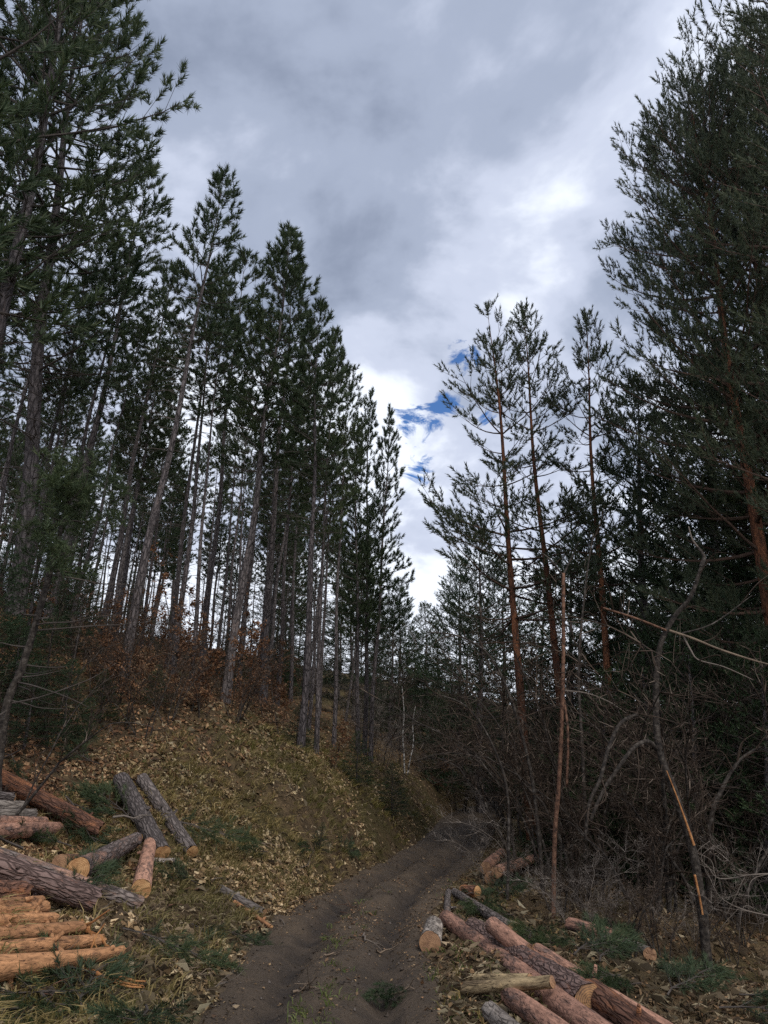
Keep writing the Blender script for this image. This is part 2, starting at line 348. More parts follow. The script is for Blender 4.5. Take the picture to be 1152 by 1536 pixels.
def H(x, y):
    x = np.asarray(x, float); y = np.asarray(y, float)
    c = road_c(y); hw = road_w(y); dl = np.maximum(c - hw - x, 0); dr = np.maximum(x - c - hw, 0)
    B = sstep(9.5, 15.5, y) * (1 - .6 * sstep(30, 50, y))
    zl = (.22 + 1.75 * B) * (1 - np.exp(-dl / 1.25)) + (.29 + .05 * B) * dl + .12 * B * np.maximum(dl - 3, 0)
    zl = 22 * (1 - np.exp(-zl / 22)) * 1.04
    zr = -.10 * 60 * (1 - np.exp(-dr / 60)) * sstep(0, 2.0, dr) + .06 * np.exp(-((dr - .5) / .4) ** 2)
    off = sstep(0, .9, dl + dr)
    n = .40 * vnoise(x * .55 + 3, y * .55) + .32 * vnoise(x * 1.3, y * 1.3 + 7) + .17 * vnoise(x * 3.1, y * 3.1) + .06 * vnoise(x * 7, y * 7)
    s = x - c + .16 * vnoise(x * .2 + 9, y * .8) + .10 * vnoise(x * 2.5, y * 2.5)
    rut = -.10 * np.exp(-((s + .42) / .14) ** 2) - .10 * np.exp(-((s - .42) / .14) ** 2) + .04 * np.exp(-(s / .2) ** 2)
    nr = .06 * vnoise(x * 2.2, y * 1.1) + .06 * vnoise(x * 6, y * 5) + .035 * vnoise(x * 14, y * 12)
    return .035 * np.clip(y - 23, 0, 45) + zl + zr + n * off * (.55 + .45 * sstep(0, 3, dl + dr)) + (rut * sstep(40, 25, y) + nr) * (1 - off)
def grid(xs, ys, zf):
    X, Y = np.meshgrid(xs, ys); Z = zf(X, Y); nx = len(xs)
    v = np.stack([X, Y, Z], -1).reshape(-1, 3)
    i, j = np.meshgrid(np.arange(len(ys) - 1), np.arange(nx - 1), indexing='ij'); a = (i * nx + j).reshape(-1)
    return v, np.stack([a, a + 1, a + nx + 1, a + nx], 1)
tx = np.linspace(-1, 1, 300); xs = 600 * np.sinh(tx * 6.2) / np.sinh(6.2) - 2
ty = np.linspace(0, 1, 330); ys = -8 + 700 * (np.sinh(ty * 5.2 - .55) - np.sinh(-.55)) / (np.sinh(4.65) - np.sinh(-.55))
def Hg(x, y):
    d = np.abs(x - road_c(y)) - road_w(y)
    return H(x, y) - .10 * sstep(-.02, -.35, d)          # sunk under the track's own sheet
v, f = grid(xs, ys, Hg)
g = link('ground', mesh_np('ground', v, f, M['ground'], True)); g['kind'] = 'structure'
rs = np.linspace(-1, 1, 44); ry = np.concatenate([np.linspace(1.5, 16, 210), np.linspace(16.1, 60, 150)])
S_, Y_ = np.meshgrid(rs, ry); X_ = road_c(Y_) + S_ * (road_w(Y_) + .16)
edge = sstep(.80, 1.0, np.abs(S_)); Z_ = H(X_, Y_) + .006 - edge * (.05 + .12 * (vnoise(X_ * 3, Y_ * 3) + .3)) 
v = np.stack([X_, Y_, Z_], -1).reshape(-1, 3); nx = len(rs)
i, j = np.meshgrid(np.arange(len(ry) - 1), np.arange(nx - 1), indexing='ij'); a = (i * nx + j).reshape(-1)
rme = (mesh_np('forest_road', v, np.stack([a, a + 1, a + nx + 1, a + nx], 1), M['mud'], True))
rat = rme.attributes.new('rut', 'FLOAT', 'POINT'); sv_ = X_ - road_c(Y_) + .16 * vnoise(X_ * .2 + 9, Y_ * .8) + .10 * vnoise(X_ * 2.5, Y_ * 2.5)
rat.data.foreach_set('value', (np.exp(-((np.abs(sv_) - .42) / .16) ** 2) * sstep(30, 10, Y_) * np.clip(.75 + 1.1 * vnoise(X_ * 1.7 + 4, Y_ * .9) + .8 * vnoise(X_ * 5, Y_ * 4), .1, 1)).astype(np.float32).reshape(-1))
rd = link('forest_road', rme); rd['kind'] = 'structure'

# ------------------------------------------------------------------ photo pixel -> place
CP, SP = math.cos(PITCH), math.sin(PITCH)
def ray(u, v):
    b = (768 - v) / FPX; return np.array([(u - 576) / FPX, CP - SP * b, SP + CP * b])
def hit(u, v, dz=0.0, tmax=90):
    d = ray(u, v); t = np.arange(2.0, tmax, .02); p = d[None] * t[:, None]; z = CAMH + p[:, 2]
    k = np.argmax(z <= H(p[:, 0], p[:, 1]) + dz)
    return np.array([p[k, 0], p[k, 1], z[k]])
def at(u, v, y):
    d = ray(u, v); t = y / d[1]; return np.array([d[0] * t, y, CAMH + d[2] * t])
def foot(u, y):
    z = 0.0; x = 0.0
    for _ in range(8):
        x = (u - 576) / FPX * (y * CP + (z - CAMH) * SP); z = float(H(x, y))
    return np.array([x, y, z])
def project(p):
    y = p[1] * CP + (p[2] - CAMH) * SP; zz = -p[1] * SP + (p[2] - CAMH) * CP
    return 576 + FPX * p[0] / y, 768 - FPX * zz / y

# ------------------------------------------------------------------ tree prototypes
def curve_up(p0, az, el, L, bend, n, rng, wob=.08):
    pts = [np.array(p0, float)]; st = L / n
    for i in range(n):
        e = el + bend * (i + 1) / n; a = az + rng.normal() * wob
        pts.append(pts[-1] + st * np.array([math.cos(a) * math.cos(e), math.sin(a) * math.cos(e), math.sin(e)]))
    return pts
def make_pine(name, seed, Ht, r0, cs, W, sp, nb, needle, bark, limb, prof, el=(-.15, .95), bend=.5, K=36, Ls=.18, Ln=.15, wd=.021,
              tsp=.27, tw=.50, dead=(.12, 40), start=.28, lean=0.0, dens=1.0, twup=(.05, .5), sh=.16, var=(.55, 1.2), skip=.06):
    rng = np.random.default_rng(seed)
    n = 26; zz = np.linspace(0, Ht, n); ph = rng.uniform(0, 6.28, 4)
    bx = .05 * np.sin(zz * .45 + ph[0]) + .03 * np.sin(zz * 1.1 + ph[1]) + lean * (zz / Ht) ** 2; bx -= bx[0]
    by = .05 * np.sin(zz * .4 + ph[2]) + .03 * np.sin(zz * 1.0 + ph[3]); by -= by[0]
    spine = np.stack([bx, by, zz], 1)
    fz = zz / Ht; rad = r0 * ((1 - fz) ** .85 * .93 + .07 * (1 - fz) + .012) ; rad[0] *= 1.3; rad[1] *= 1.06
    sp2 = spine.copy(); sp2[0, 2] -= .35
    tv, tf = tube(sp2, rad, 12, rng, .012, ridge=.012)
    at_z = lambda z: np.array([np.interp(z, zz, bx), np.interp(z, zz, by), z])
    r_at = lambda z: float(np.interp(z, zz, rad))
    S = Segs(); P = []; D = []; Sc = []
    z = cs * Ht
    while z < Ht - .12:
        fr = (z - cs * Ht) / (Ht * (1 - cs)); L0 = W * prof(fr); a0 = rng.uniform(0, 6.28)
        k = nb if fr < .85 else max(3, nb - 1)
        for b in range(k):
            L = L0 * rng.uniform(*var)
            if rng.random() < skip: continue
            if L < .12: L = .12
            e0 = el[0] + (el[1] - el[0]) * fr ** 1.3 + rng.normal() * .12; az = a0 + b * 6.2832 / k + rng.normal() * .25
            nseg = 6; pts = curve_up(at_z(z + rng.uniform(-.12, .12)), az, e0, L, bend * rng.uniform(.6, 1.3), nseg, rng)
            rb = min(.010 + .011 * L, r_at(z) * .6); S.line(pts, rb, .005)
            cum = np.linspace(0, L, nseg + 1); pa = np.array(pts)
            s = L * start * rng.uniform(.8, 1.2); side = 1
            while s < L:
                q = np.array([np.interp(s, cum, pa[:, c]) for c in range(3)]); i = min(int(s / L * nseg), nseg - 1); d = nrm(pa[i + 1] - pa[i])
                hl = np.array([-d[1], d[0], 0]); hl /= max(np.linalg.norm(hl), 1e-6)
                td = nrm(d * .75 + hl * side * rng.uniform(.5, 1.0) + np.array([0, 0, rng.uniform(*twup)]))
                tl = tw * (.45 + .9 * (1 - s / L)) * min(L, 1.8) * rng.uniform(.6, 1.2) + .16
                e = q + td * tl + np.array([0, 0, .06 * tl]); S.add(q, e, .006, .003)
                ql = nrm(np.cross(td, np.array([0, 0, 1.]))); m = max(2, int(tl / (tsp * .62)))
                for t in range(m):
                    if rng.random() > dens: continue
                    ff = .25 + .75 * (t + rng.random()) / m; pp = q + (e - q) * ff
                    sd_ = nrm(td * .7 + ql * rng.normal() * .75 + np.array([0, 0, rng.uniform(.25, 1.2)]))
                    P.append(pp + sd_ * rng.uniform(0, .5) * sh); D.append(sd_); Sc.append(rng.uniform(.75, 1.15))
                P.append(e - td * .05); D.append(nrm(td + np.array([0, 0, .35]))); Sc.append(1.1)
                side = -side; s += rng.uniform(.7, 1.3) * tsp * .85
            P.append(pa[-1]); D.append(nrm(pa[-1] - pa[-2] + np.array([0, 0, .05]))); Sc.append(1.15)
        z += sp * rng.uniform(.75, 1.25) * (1.0 if fr < .7 else .75)
    top = at_z(Ht); 
    for _ in range(4): P.append(top - np.array([0, 0, rng.uniform(0, .25)])); D.append(nrm(np.array([rng.normal() * .3, rng.normal() * .3, 1.0]))); Sc.append(1.2)
    for _ in range(dead[1]):                                        # dead lower branches
        z = Ht * (dead[0] + (cs * 1.1 - dead[0]) * rng.random() ** .7); L = rng.uniform(.25, 1.0) * (.5 + W * .45)
        az = rng.uniform(0, 6.28); pts = curve_up(at_z(z), az, rng.uniform(-.35, .3), L, rng.uniform(-.35, .3), 5, rng, .15); S.line(pts, .008 + .006 * L, .003)
        for _k in range(rng.integers(1, 5)):
            i = rng.integers(1, 5); dd = nrm(pts[i + 1 if i < 5 else 5] - pts[i - 1]); 
            S.add(pts[i], pts[i] + (dd + rng.standard_normal(3) * .55) * L * rng.uniform(.12, .35), .004, .002)
    nv, nf = needles(np.array(P), np.array(D), np.array(Sc), K, rng, Ls, Ln, wd)
    return dict(h=Ht, trunk=mesh_np(name + '_trunk', tv, tf, M[bark], True), limb=S.mesh(name + '_limb', M[limb]),
                crown=mesh_np(name + '_crown', nv, nf, M[needle]), n=len(P))
cone = lambda f: (1 - f) ** .75 * (.55 + .45 * min(1, f * 3.5)) + .04
rnd = lambda f: math.sqrt(max(0, 1 - f ** 2.2)) * (.45 + .55 * min(1, f * 3)) + .05
scot = lambda f: (1 - f) ** .62 * (.75 + .25 * math.sin(f * 13)) + .06
spru = lambda f: (1 - f) ** .9 + .03
PR = {}
BK = dict(needle='needle_black', bark='bark_black', limb='limb')
PR['full'] = make_pine('full', 11, 15, .145, .34, 2.5, .48, 5, prof=rnd, dead=(.12, 45), start=.45, dens=.72, **BK)
PR['full2'] = make_pine('full2', 12, 14, .125, .30, 2.2, .48, 5, prof=cone, dead=(.1, 40), start=.42, dens=.75, **BK)
PR['low'] = make_pine('low', 16, 13, .10, .30, 1.5, .50, 4, prof=cone, dead=(.08, 40), start=.35, dens=.85, **BK)
PR['slim'] = make_pine('slim', 13, 14, .105, .60, 1.5, .60, 5, prof=cone, dead=(.12, 55), **BK)
PR['slim2'] = make_pine('slim2', 14, 14, .088, .66, 1.2, .62, 4, prof=rnd, dead=(.15, 45), **BK)
PR['mid'] = make_pine('mid', 15, 14, .105, .44, 1.75, .52, 5, prof=cone, dead=(.15, 40), **BK)
SK = dict(needle='needle_scots', bark='bark_red', limb='limb_red', Ls=.27, Ln=.095, wd=.018, K=36)
PR['scots'] = make_pine('scots', 27, 12, .10, .38, 2.2, .60, 4, prof=scot, el=(-.2, .95), bend=.55, tsp=.22, dens=.8, dead=(.2, 35), start=.40, twup=(-.1, .5), var=(.35, 1.25), skip=.12, **SK)
PR['scots2'] = make_pine('scots2', 22, 12, .09, .46, 1.6, .54, 4, prof=scot, el=(-.15, 1.0), bend=.55, tsp=.22, dens=.78, dead=(.2, 50), start=.40, twup=(-.1, .5), var=(.35, 1.25), skip=.12, **SK)
PR['scots_big'] = make_pine('scots_big', 23, 16, .19, .16, 3.4, .48, 5, prof=rnd, el=(-.15, .75), bend=.45, tsp=.23, dens=.95, dead=(.05, 45), twup=(-.05, .6), var=(.4, 1.2), skip=.10, start=.32, **SK)
PR['bushy'] = make_pine('bushy', 31, 9, .10, .08, 2.0, .40, 5, 'needle_dark', 'bark_black', 'limb', cone, el=(-.25, .8), bend=.35, Ls=.2, Ln=.10, dead=(.02, 15), K=16, tsp=.2)
PR['bushy2'] = make_pine('bushy2', 32, 7, .08, .05, 1.8, .36, 5, 'needle_dark', 'bark_black', 'limb', spru, el=(-.3, .7), bend=.25, Ls=.22, Ln=.075, dead=(.02, 10), K=16, tsp=.2)

def plant(kind, base, top, label, group=None, spin=0.0, fat=1.0, name='pine_tree', cat='pine tree'):
    pr = PR[kind]; base = np.asarray(base, float); ax = Vector(np.asarray(top, float) - base); L = ax.length
    s = L / pr['h']; q = ax.to_track_quat('Z', 'Y')
    e = empty(name, base); e.rotation_euler = (q.to_matrix() @ Matrix.Rotation(spin, 3, 'Z')).to_euler(); e.scale = (s * fat, s * fat, s)
    link('trunk', pr['trunk'], e); c = link('crown', pr['crown'], e)
    if pr['limb']: link('limb', pr['limb'], c)
    tag(e, label, cat, group); return e
def hero(kind, ub, y, ut, vt, label, group=None, spin=0., fat=1., yt=None, **k):
    return plant(kind, foot(ub, y), at(ut, vt, y if yt is None else yt), label, group, spin, fat, **k)

# the tall black pines on the left
hero('full', -95, 13.0, 128, -190, 'tallest dark pine with a broad crown reaching out over the hillside logs', None, .4, .86)
hero('full2', 20, 16.5, 128, -40, 'tall dark pine with full rounded crown standing close behind the tallest one', None, 2.2, 1.05)
hero('full2', -190, 11.0, 10, -330, 'dark pine at the outer edge of the wood with sparse drooping lower branches', None, 1.1, 1.0)
hero('slim', 185, 15.2, 338, 264, 'leaning grey-trunked pine with a long bare stem rooted on the leafy slope', None, 3.0, 1.0)
hero('mid', 338, 18.5, 440, 346, 'straight pine with a bushy top next to the leaning bare-stemmed pine', None, .9, 1.1)
hero('slim', 450, 17.5, 478, 455, 'pale grey pine trunk growing at the brink of the grassy bank', None, 5.0, 1.0)
hero('mid', 474, 19.5, 505, 500, 'slender pine second from the brink of the grassy bank', None, 2.5, .72)
hero('slim2', 500, 22, 522, 560, 'slender pine above the little rusty beech at the bank top', None, 1.5, .85)
for i, (ub, ut, vt, y) in enumerate(((537, 537, 625, 25), (546, 557, 590, 26), (556, 586, 615, 25.5))):
    hero('low', ub, y, ut, vt, 'one of three pines growing close together where the bank ends', 'three close pines at the end of the bank', i * 2.1, .80)
hero('slim', 70, 20, 225, 250, 'slim pine filling the gap behind the tallest pines', None, 4.0, .95)
hero('slim', 150, 22, 262, 395, 'mid-height slim pine with small crown beside the leaning bare-stemmed pine', None, .2, 1.0)
hero('slim2', 250, 24, 330, 420, 'thin pine behind the leaning bare-stemmed pine', None, 1.2, 1.0)
hero('slim', 395, 23, 440, 420, 'pine of the second row behind the pale grey bank trunk', None, 1.9, 1.1)

rng = np.random.default_rng(88)
for u, y, vt in ((905, 15.5, 1010), (970, 16, 960), (1040, 14.5, 940), (1100, 15, 900), (1150, 13, 960), (1010, 19, 900), (930, 22, 940), (860, 23, 960), (1080, 18, 860), (1145, 17, 820), (840, 19, 1060), (800, 25, 990)):
    plant('bushy' if y > 16 else 'bushy2', foot(u, y), at(u, vt, y), 'dark young conifer half buried in the bare thicket', 'young conifers in the thicket', rng.uniform(0, 6.28), 1.5, name='young_conifer', cat='conifer')
# the wood on the hillside: rows of look-alike trunks
SIL = np.array([(-400, -900), (0, -400), (180, -60), (240, 90), (300, 290), (325, 330), (420, 390), (470, 440), (505, 520), (530, 600), (560, 680), (600, 790), (640, 860)])
rng = np.random.default_rng(77); placed = []
tries = 0
while len(placed) < 150 and tries < 9000:
    tries += 1
    y = rng.uniform(15, 62) if len(placed) < 104 else rng.uniform(34, 64); ub = rng.uniform(-220, 560); p = foot(ub, y)
    dl = road_c(y) - road_w(y) - p[0]
    if dl < 3.2 or any((p[0] - a) ** 2 + (p[1] - b) ** 2 < 1.05 ** 2 for a, b in placed): continue
    h = rng.uniform(9.0, 14.5); top = p + np.array([rng.normal() * .35 + .25, rng.normal() * .35, h])
    ut, vt = project(top)
    if vt < np.interp(ut, SIL[:, 0], SIL[:, 1]) + 10: continue
    placed.append((p[0], p[1]))
    kd = ['slim', 'slim2', 'slim2', 'slim2', 'slim2', 'slim', 'slim2', 'low', 'slim2', 'mid'][rng.integers(10)]
    plant(kd, p, top, *(('pine with low ragged branches in the crowded wood on the hillside', 'low-branched hillside pines') if kd == 'low' else ('pine with a thick pointed crown in the crowded wood on the hillside', 'thick-crowned hillside pines') if kd == 'mid' else ('pine with long bare trunk and small tufted top in the hillside wood', 'bare-trunked hillside pines') if kd == 'slim2' else ('tall slim pine with dead side twigs in the crowded wood on the hillside', 'slim hillside pines')), rng.uniform(0, 6.28), rng.uniform(.85, 1.15))

# scots pines on the right
hero('scots', 800, 19, 727, 468, 'orange-stemmed pine with wide layered branches reaching over the road', None, 2.6, 1.0)
hero('scots2', 868, 19.5, 787, 470, 'orange-stemmed pine with narrow crown, middle one of the three beside the road', None, .6, 1.1)
hero('scots2', 938, 19, 880, 480, 'thin orange-stemmed pine with tufted one-sided top near the big spreading pine', None, 3.9, 1.05)
hero('scots_big', 1235, 14.5, 1036, 138, 'big spreading pine with orange upper trunk leaning over the thicket', None, 1.2, .74)
hero('scots_big', 1390, 12.5, 1215, -150, 'tallest dark pine rising behind the big spreading pine with long open limbs', None, 2.9, .80)
hero('scots_big', 1225, 17.5, 1100, 120, 'dense pine crowding behind the big spreading pine', None, 4.4, .80)
hero('full', 1270, 16, 1150, 180, 'thick dark green pine filling the shade beside the big spreading pine', None, 2.0, .95)
hero('bushy', 985, 22, 962, 575, 'dense dark conifer with crown down to the thicket behind the big spreading pine', None, 0, 1.2)
hero('bushy', 1085, 21, 1062, 520, 'broad dark conifer deep in the shade of the big spreading pine', None, 2, 1.3)
hero('bushy', 1180, 18, 1150, 560, 'dark conifer with low branches at the outer side of the thicket', None, 4, 1.3)
rng = np.random.default_rng(8)
for (u, y, vt, kd) in ((600, 44, 880, 'bushy'), (640, 52, 905, 'bushy'), (585, 34, 900, 'bushy'), (690, 40, 840, 'bushy'), (722, 33, 800, 'bushy'), (760, 46, 850, 'bushy'),
                       (815, 38, 860, 'bushy2'), (850, 34, 800, 'bushy'), (905, 42, 830, 'bushy'), (955, 33, 800, 'bushy'), (1010, 38, 790, 'bushy'), (1075, 31, 760, 'bushy2'),
                       (1130, 36, 720, 'bushy'), (660, 62, 930, 'bushy2'), (560, 48, 890, 'bushy'), (700, 58, 920, 'bushy2'), (625, 70, 940, 'bushy'), (530, 40, 860, 'bushy'), (430, 55, 880, 'bushy'), (470, 50, 860, 'bushy'), (400, 60, 860, 'bushy'), (505, 56, 890, 'bushy'), (350, 62, 850, 'bushy'), (448, 66, 900, 'bushy'), (560, 37, 985, 'bushy'), (590, 38, 1000, 'bushy'), (615, 41, 1010, 'bushy'), (642, 44, 1000, 'bushy'), (575, 46, 960, 'bushy'), (655, 50, 1000, 'bushy'), (605, 52, 985, 'bushy'), (680, 46, 1020, 'bushy2')):
    p = foot(u, y); t = at(u + rng.uniform(-8, 8), vt, y)
    plant(kd, p, t, 'far dark conifer closing the view beyond the bend of the road', 'far conifers beyond the bend', rng.uniform(0, 6.28), 1.25)

# ------------------------------------------------------------------ bare thicket shrubs
def make_shrub(seed, nst, h, spread, arch, twigm='twig', stemm='stem', dens=.82, r=.027):
    rng = np.random.default_rng(seed); stems = []
    for k in range(nst):
        a0 = rng.uniform(0, 6.28); T = Segs(); tl = h * rng.uniform(.55, 1.1); n = 12
        p = np.array([math.cos(a0), math.sin(a0), 0]) * rng.uniform(.05, .25) * spread; p[2] = -.15
        el = rng.uniform(1.05, 1.5); az = a0 + rng.normal() * .4; pts = [p]
        for i in range(n):
            e = el - arch * rng.uniform(.4, 1.2) * (i / n) ** 1.6; az += rng.normal() * .14
            pts.append(pts[-1] + tl / n * np.array([math.cos(az) * math.cos(e), math.sin(az) * math.cos(e), math.sin(e)]) + rng.standard_normal(3) * .012)
        r0 = r * rng.uniform(.6, 1.3)
        sv, sf = tube(pts, np.linspace(r0, .005, n + 1), 6, rng, .05)
        def sub(p0, d, L, rr, lev):
            m = 5 if lev == 1 else 3; q = p0; dd = d; nodes = []
            for i in range(m):
                dd = nrm(dd + rng.standard_normal(3) * .20 + np.array([0, 0, .05 if lev < 3 else -.04])); e = q + dd * L / m
                T.add(q, e, rr * (1 - .7 * i / m), rr * (1 - .7 * (i + 1) / m)); q = e; nodes.append((q, dd))
            if lev < 3:
                for q, dd in nodes:
                    for _ in range(2 if lev == 1 else 1):
                        if rng.random() < .82 * dens: sub(q, nrm(dd + rng.standard_normal(3) * .62), L * rng.uniform(.32, .6), max(.0028, rr * .62), lev + 1)
        for i in range(2, n + 1):
            for _ in range(2):
                if rng.random() < .72 * dens:
                    d = nrm(pts[i] - pts[i - 1]); sub(pts[i], nrm(d + rng.standard_normal(3) * .65 + np.array([0, 0, .1])), tl * rng.uniform(.10, .26), max(.005, r0 * .36), 1)
        stems.append((mesh_np('stem', sv, sf, M[stemm], True), T.mesh('twig', M[twigm])))
    return stems
SH = [make_shrub(100 + i, *a) for i, a in enumerate(((4, 4.2, 1.0, 1.1), (4, 3.4, 1.2, 1.4), (3, 5.2, .8, .8), (4, 2.6, 1.2, 1.3), (3, 4.6, 1.0, 1.7)))]
SH_PALE = make_shrub(130, 4, 2.6, 1.2, 1.6, 'pale_twig', 'pale_twig', .8, .011)
SH_FINE = make_shrub(131, 5, 3.0, 1.0, 1.2, 'pale_twig', 'stem', .9, .014)
def shrub(sh, base, rot, s, label, group=None, name='bare_shrub', cat='shrub'):
    e = empty(name, base); e.rotation_euler = (0, 0, rot); e.scale = (s, s, s)
    for st, tw in sh:
        o = link('stem', st, e)
        if tw: link('twig', tw, o)
    return tag(e, label, cat, group)
rng = np.random.default_rng(41)
spots = []
tries = 0
while len(spots) < 95 and tries < 4000:
    tries += 1
    y = rng.uniform(10.5, 27); u = rng.uniform(690, 1240); p = foot(u, y)
    dr = p[0] - road_c(y) - road_w(y)
    if dr < (2.6 if y < 13 else 2.0) or any((p[0] - a) ** 2 + (p[1] - b) ** 2 < .5 for a, b in spots): continue
    if y < 12 and u < 900: continue
    spots.append((p[0], p[1]))
    k_ = int(rng.integers(5)); w_ = ('bushy upright', 'broad arching', 'tall slender', 'low spreading', 'drooping whip-like')[k_]
    shrub(SH[k_], p, rng.uniform(0, 6.28), rng.uniform(.8, 1.35), w_ + ' leafless shrub in the dense thicket beside the road', w_ + ' thicket shrubs')
for u, y, s in ((600, 30, .9), (640, 33, 1.0), (575, 27, .8), (690, 34, 1.1), (735, 30, 1.1), (665, 38, 1.2), (620, 40, 1.2), (755, 26, 1.0), (560, 31, .9), (600, 35, 1.4), (650, 37, 1.5), (700, 39, 1.5), (725, 36, 1.4), (540, 33, 1.1), (585, 42, 1.5)):
    shrub(SH_FINE if y < 34 else SH[int(u) % 5], foot(u, y), rng.uniform(0, 6.28), s, 'fine-twigged grey shrub at the bend where the road disappears', 'grey shrubs at the road bend')
for u, v, s, lb in ((800, 1330, .75, 'pale dry shrub with tangled whitish twigs by the dead reddish stem'), (742, 1330, .55, 'small bare sapling clump at the road edge behind the logs'),
                    (1130, 1400, .8, 'pale tangle of dry branches beside the split tree'), (905, 1370, .7, 'pale dry brush in front of the arched grey limbs')):
    shrub(SH_PALE, hit(u, v), rng.uniform(0, 6.28), s, lb)
for u, y, s, lb in ((-10, 9.5, .75, 'bare shrub with grey arching twigs in front of the crooked dark pine'), (75, 13, .7, 'leafless shrub on the slope behind the reddish log'),
                    (250, 17, .6, 'leafless thin shrub on the slope behind the leaning bare-stemmed pine')):
    shrub(SH[1], foot(u, y), rng.uniform(0, 6.28), s, lb)

for i, (u, y, s) in enumerate(((795, 15, 1.25), (800, 17.5, 1.4), (790, 20, 1.3), (835, 14, 1.2), (795, 23, 1.5), (850, 16.5, 1.35))):
    shrub(SH[4 if i % 2 else 1], foot(u, y), [2.6, .4, 3.8, 1.9, 5.0, 3.1][i], s, 'tall arching bare shrub leaning out over the road edge', 'tall arching shrubs at the road edge')
for i in range(16):
    u = rng.uniform(830, 1180); v = rng.uniform(1380, 1500)
    if v > 1300 + (u - 700) * .72: v -= 110
    shrub(SH_PALE if i % 3 == 0 else SH[3], hit(u, v), rng.uniform(0, 6.28), rng.uniform(.3, .5), 'low tangled brush between the roadside logs and the thicket', 'low brush behind the roadside logs')

# ------------------------------------------------------------------ rusty beech saplings
def leaf_mesh(name, P, Nn, S, rng, mat, asp=.6, bend=.18):
    N = len(P); Nn = nrm(Nn); U, V = frames(Nn); a = rng.uniform(0, 6.28, (N, 1)); X = U * np.cos(a) + V * np.sin(a); Y = np.cross(Nn, X); S = S[:, None]
    up = Nn * S * rng.uniform(-bend, bend, (N, 1))
    v = np.stack([P - X * S * .5, P - Y * S * asp * .5 + up, P + X * S * .5, P + Y * S * asp * .5 + up], 1).reshape(-1, 3)
    b = np.arange(N)[:, None] * 4; t = np.concatenate([b + [[0, 1, 2]], b + [[0, 2, 3]]])
    return mesh_np(name, v, t, mat)
def make_beech(seed, h, nl, wid):
    rng = np.random.default_rng(seed); T = Segs(); L = []; n = 9
    pts = curve_up((0, 0, -.1), rng.uniform(0, 6.28), 1.35, h, rng.uniform(-.3, .2), n, rng, .3)
    sv, sf = tube(pts, np.linspace(.016, .004, n + 1), 6, rng, .03)
    for i in range(2, n + 1):
        for _ in range(3):
            az = rng.uniform(0, 6.28); l = wid * rng.uniform(.4, 1) * (1.1 - .7 * i / n); b = curve_up(pts[i], az, rng.uniform(-.1, .6), l, .1, 4, rng, .25); T.line(b, .006, .002)
            for _k in range(4):
                j = rng.integers(1, 5); d = nrm(b[j] - b[j - 1] + rng.standard_normal(3) * .5); e = b[j] + d * l * .35; T.add(b[j], e, .003, .0015)
                for _q in range(nl): L.append(b[j] + (e - b[j]) * rng.uniform(.1, 1.1) + rng.standard_normal(3) * .03)
    L = np.array(L); Nn = rng.standard_normal((len(L), 3)) * .8 + np.array([0, 0, 1.])
    return (mesh_np('stem', sv, sf, M['stem'], True), T.mesh('twig', M['twig']), leaf_mesh('leaf_cluster', L, Nn, rng.uniform(.05, .085, len(L)), rng, M['beech_leaf'], .62))
BE = [make_beech(200 + i, *a) for i, a in enumerate(((2.2, 5, .75), (1.5, 5, .6), (2.8, 4, .9), (1.1, 6, .5)))]
def beech(k, base, rot, s, label, group=None):
    e = empty('beech_sapling', base); e.rotation_euler = (0, 0, rot); e.scale = (s, s, s); st, tw, lf = BE[k]
    o = link('stem', st, e); link('twig', tw, o); c = link('crown', lf, e); return tag(e, label, 'sapling', group)
rng = np.random.default_rng(52); n = 0
while n < 46:
    y = rng.uniform(15, 34); u = rng.uniform(-80, 440) if n % 3 else rng.uniform(250, 440); p = foot(u, y)
    if road_c(y) - road_w(y) - p[0] < 3.0: continue
    n += 1; beech(rng.integers(4), p, rng.uniform(0, 6.28), rng.uniform(.7, 1.25), 'beech sapling holding rusty dry leaves on the wooded slope', 'rusty beech saplings on the slope')
rng = np.random.default_rng(53); n = 0
while n < 60:
    y = rng.uniform(24, 52); u = rng.uniform(-120, 540); p = foot(u, y)
    if road_c(y) - road_w(y) - p[0] < 3.0: continue
    n += 1
    if n % 3 == 0: plant('bushy2', p, p + np.array([0, 0, rng.uniform(1.6, 3.6)]), 'dark young conifer growing under the pines deep in the wood', 'young conifers under the pines', rng.uniform(0, 6.28), 1.5, name='young_conifer', cat='conifer')
    elif n % 3 == 1: shrub(SH[n % 5], p, rng.uniform(0, 6.28), rng.uniform(.6, 1.0), 'bare undergrowth shrub among the pine trunks deep in the wood', 'undergrowth shrubs in the wood')
    else: beech(rng.integers(4), p, rng.uniform(0, 6.28), rng.uniform(1.0, 1.6), 'taller rusty beech sapling between trunks deep in the wood', 'rusty beeches deep in the wood')
beech(1, foot(500, 19), 0, .8, 'small rusty beech sapling at the top of the grassy bank')
beech(3, foot(655, 33), 1, 1.2, 'rusty-leaved sapling low down at the bend of the road')
for u, y in ((420, 19), (395, 20), (360, 18), (405, 23)): beech(0, foot(u, y), u, 1.0, 'beech sapling with rusty leaves beside the pale grey bank trunk', 'rusty saplings near the bank brink')

rng = np.random.default_rng(54)
for i in range(34):
    u = rng.uniform(110, 440); v = rng.uniform(985, 1085); p = hit(u, v)
    if road_c(p[1]) - road_w(p[1]) - p[0] < 2.6: continue
    if i % 4 == 0: shrub(SH[1 + i % 3], p, rng.uniform(0, 6.28), rng.uniform(.3, .55), 'thin bare undergrowth shrub on the upper edge of the bank', 'bare undergrowth on the upper bank')
    else: beech(rng.integers(4), p, rng.uniform(0, 6.28), rng.uniform(.35, .75), 'brown-leaved beech seedling on the upper edge of the bank', 'beech seedlings on the upper bank')

